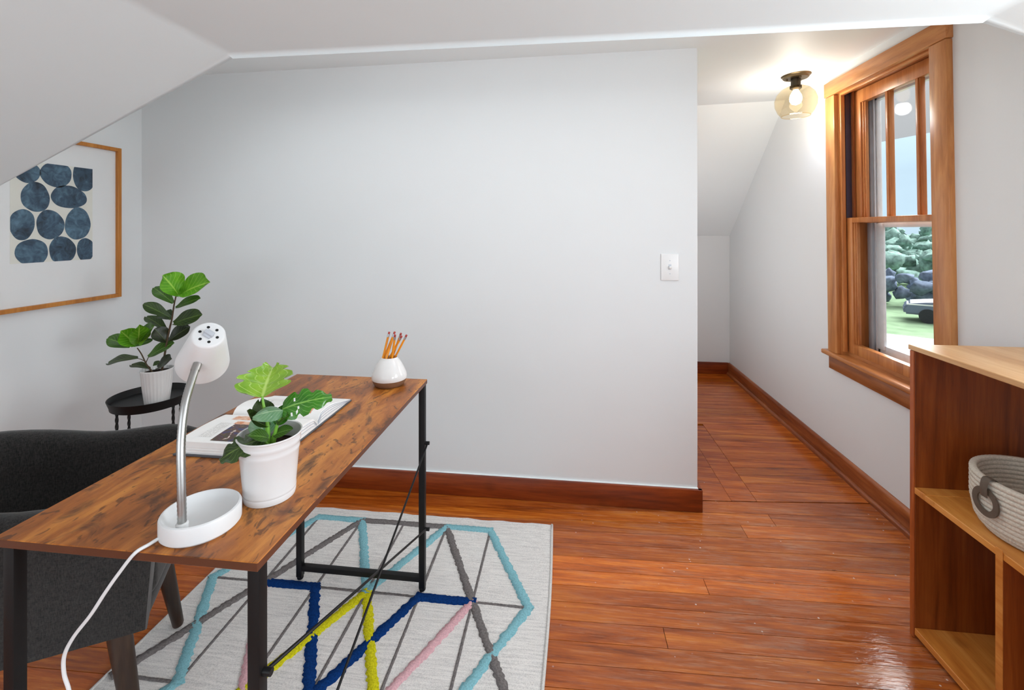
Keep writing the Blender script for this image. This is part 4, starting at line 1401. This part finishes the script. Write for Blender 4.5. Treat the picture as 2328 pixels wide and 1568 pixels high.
def handle(az, name='handle'):
    c = Vector((BC.x + 0.1585 * math.cos(az), BC.y + 0.1585 * math.sin(az), BC.z + 0.092))
    t = Vector((-math.sin(az), math.cos(az), 0))
    out = Vector((math.cos(az), math.sin(az), 0))
    bm = bmesh.new()
    n_ = 44
    for r_ in (0,):
        R1, R0 = 0.037, 0.0225
        rows_ = []
        for i in range(n_ + 1):
            a = PI / 2 - 0.30 + (2 * PI - 0.1) * i / n_ - PI
            a = math.radians(108) + math.radians(344) * i / n_
            dirv = t * math.cos(a) + Vector((0, 0, math.sin(a)))
            th_ = 0.0022
            rows_.append([bm.verts.new(c + dirv * R0 + out * (-th_)), bm.verts.new(c + dirv * R1 + out * (-th_)), bm.verts.new(c + dirv * R1 + out * th_), bm.verts.new(c + dirv * R0 + out * th_)])
        for A, B in zip(rows_, rows_[1:]):
            for k in range(4):
                j = (k + 1) % 4
                bm.faces.new((A[k], A[j], B[j], B[k]))
        bm.faces.new(rows_[0][::-1])
        bm.faces.new(rows_[-1])
    ho = obj(name, bm, M['leather'], bs, smooth='auto')
    ho['label'] = 'taupe leather ring handle'
    tb_ = bmesh.new()
    pts = [c + Vector((0, 0, 0.014)) + out * 0.004, c + Vector((0, 0, 0.034)) + out * 0.0055, c + Vector((0, 0, 0.054)) + out * 0.002, c + Vector((0, 0, 0.0625)) - out * 0.006, c + Vector((0, 0, 0.056)) - out * 0.022, c + Vector((0, 0, 0.03)) - out * 0.027]
    tube(tb_, smooth_path(pts, 4), [0.011] * 21, 10, flat=0.16)
    obj('strap', tb_, M['leather'], ho, smooth='auto')


handle(math.radians(181))

# ================================================================== outdoors, two storeys below
DN = Vector((math.sin(math.radians(34)), math.cos(math.radians(34)), 0))    # away from the house through the window
SD = Vector((DN.y, -DN.x, 0))


def out(d, s, z):
    p = DN * d + SD * s
    return Vector((p.x, p.y, z))


GZ0 = -3.1
M['lawn'] = m_plain('lawn_green', srgb(130, 154, 124), 1.0, 0, 0.0, 0.2, 1.5)
M['road'] = m_plain('pale_concrete', srgb(184, 184, 188), 0.9, 0, 0.1, 0.06, 2.0)
M['wood_far'] = m_plain('hazy_foliage', srgb(132, 160, 152), 1.0, 0, 0.0, 0.5, 3.0)  # muted by distance haze put into the colour
M['under'] = m_plain('dusky_undergrowth', srgb(112, 124, 142), 1.0, 0, 0.0, 0.4, 4.0)
M['hill'] = m_plain('hazed_distant_hill', srgb(150, 168, 180), 1.0, 0, 0.0, 0.05, 0.02)  # blue of the hazy air is mixed into the hill's own colour
M['carw'] = m_plain('white_car_paint', (0.75, 0.75, 0.76, 1), 0.35)
M['carg'] = m_plain('dark_car_glass', srgb(84, 96, 120), 0.15)
M['card'] = m_plain('slate_car_paint', srgb(92, 104, 126), 0.3)
M['tyre'] = m_plain('black_tyre', srgb(40, 42, 46), 0.9)

gq = bmesh.new()
vs_ = [gq.verts.new(out(d, s, GZ0)) for d, s in ((4, -60), (4, 60), (420, 300), (420, -300))]
gq.faces.new(vs_)
tag(obj('lawn', gq, M['lawn']), 'green lawn outside beyond the pale road', None, None, 'structure')
rq = bmesh.new()
A = [rq.verts.new(out(d, s, GZ0 + 0.05)) for d, s in ((15, -60), (15, 60), (24.5, 60), (24.5, -60))]
f_ = rq.faces.new(A)
e_ = bmesh.ops.extrude_face_region(rq, geom=[f_])
for g in e_['geom']:
    if isinstance(g, bmesh.types.BMVert):
        g.co.z -= 0.1
tag(obj('road', rq, M['road']), 'pale concrete road outside below the window', None, None, 'structure')


def blobs(name, specs, mat, seed, label, sub=2):
    r = random.Random(seed)
    bm = bmesh.new()
    for (p, rx, rz) in specs:
        tmp = bmesh.ops.create_icosphere(bm, subdivisions=sub, radius=1.0)
        for v in tmp['verts']:
            k = 1 + 0.16 * math.sin(v.co.x * 5 + p.x) * math.sin(v.co.y * 6 + p.y) + r.uniform(-0.38, 0.38)
            v.co = Vector((p.x + v.co.x * rx * k, p.y + v.co.y * rx * k, p.z + v.co.z * rz * k))
    o = obj(name, bm, mat, smooth=True)
    return tag(o, label, None, None, 'stuff')


r = random.Random(21)
sp = []
for k in range(900):
    d = r.uniform(42, 72)
    top = 2.2 + (d - 42) * 0.085
    sp.append((out(d, r.uniform(-34, 34), GZ0 + r.uniform(0.4, 1.0) * top), r.uniform(0.35, 0.95), r.uniform(0.35, 0.8)))
blobs('woodland', sp, M['wood_far'], 3, 'hazy green trees outside across the road', 2)
sp = []
for k in range(260):
    d = r.uniform(33.5, 38)
    sp.append((out(d, r.uniform(-20, 20), GZ0 + r.uniform(0.2, 1.7)), r.uniform(0.3, 0.6), r.uniform(0.3, 0.55)))
blobs('undergrowth', sp, M['under'], 4, 'dusky bluish undergrowth outside below the trees', 2)
hb_ = bmesh.new()
rows_ = []
for j, (d, hgt) in enumerate(((150, 0.0), (200, 0.45), (260, 0.85), (320, 1.0), (400, 0.8))):
    line = []
    for i in range(41):
        s = -300 + 15 * i
        z = GZ0 + hgt * (49 + 5 * math.sin(s * 0.013 + 0.6) + 2.0 * math.sin(s * 0.05))
        line.append(hb_.verts.new(out(d, s, z)))
    rows_.append(line)
for A, B in zip(rows_, rows_[1:]):
    for i in range(40):
        hb_.faces.new((A[i], A[i + 1], B[i + 1], B[i]))
tag(obj('hill', hb_, M['hill'], smooth=True), 'hazy pale blue wooded hill far beyond the window', None, None, 'structure')

# parked car beyond the lawn strip
CO = out(29.5, 2.2, GZ0)
car = empty('car', CO, 'dark car with a white roof parked outside, seen through the lower sash', 'car')


def cp(s, d, z):
    return CO + SD * s + DN * d + Vector((0, 0, z))


def car_prism(poly, d0, d1, inset=0.0):
    bm = bmesh.new()
    A_ = [bm.verts.new(cp(s, d0, z)) for s, z in poly]
    B_ = [bm.verts.new(cp(s, d1, z)) for s, z in poly]
    n_ = len(poly)
    for i in range(n_):
        j = (i + 1) % n_
        bm.faces.new((A_[i], A_[j], B_[j], B_[i]))
    bm.faces.new(A_[::-1])
    bm.faces.new(B_)
    return bm


body = [(-2.2, 0.35), (2.2, 0.35), (2.25, 0.85), (2.0, 1.00), (-0.9, 1.02), (-2.05, 0.86), (-2.25, 0.65)]
bmc = car_prism(body, -0.85, 0.85)
bmesh.ops.bevel(bmc, geom=bmc.edges[:], offset=0.08, segments=2, affect='EDGES')
obj('body', bmc, M['card'], car, smooth='auto')
obj('window', car_prism([(-0.95, 1.0), (2.0, 1.0), (1.7, 1.56), (-0.35, 1.56)], -0.72, 0.72), M['carg'], car)
bmr = car_prism([(-0.75, 1.54), (1.9, 1.52), (1.75, 1.84), (0.1, 1.84), (-0.35, 1.72)], -0.72, 0.72)
bmesh.ops.bevel(bmr, geom=bmr.edges[:], offset=0.04, segments=2, affect='EDGES')
obj('roof', bmr, M['carw'], car, smooth='auto')
obj('trim_strip', car_prism([(-2.1, 0.80), (2.1, 0.86), (2.1, 0.92), (-2.1, 0.86)], -0.875, -0.84), M['carw'], car)
for s in (-1.35, 1.4):
    for d in (-0.80, 0.80):
        c0 = cp(s, d, 0.33)
        obj('wheel', tube(bmesh.new(), [c0 - DN * 0.1, c0 + DN * 0.1], 0.33, 20), M['tyre'], car, smooth='auto')
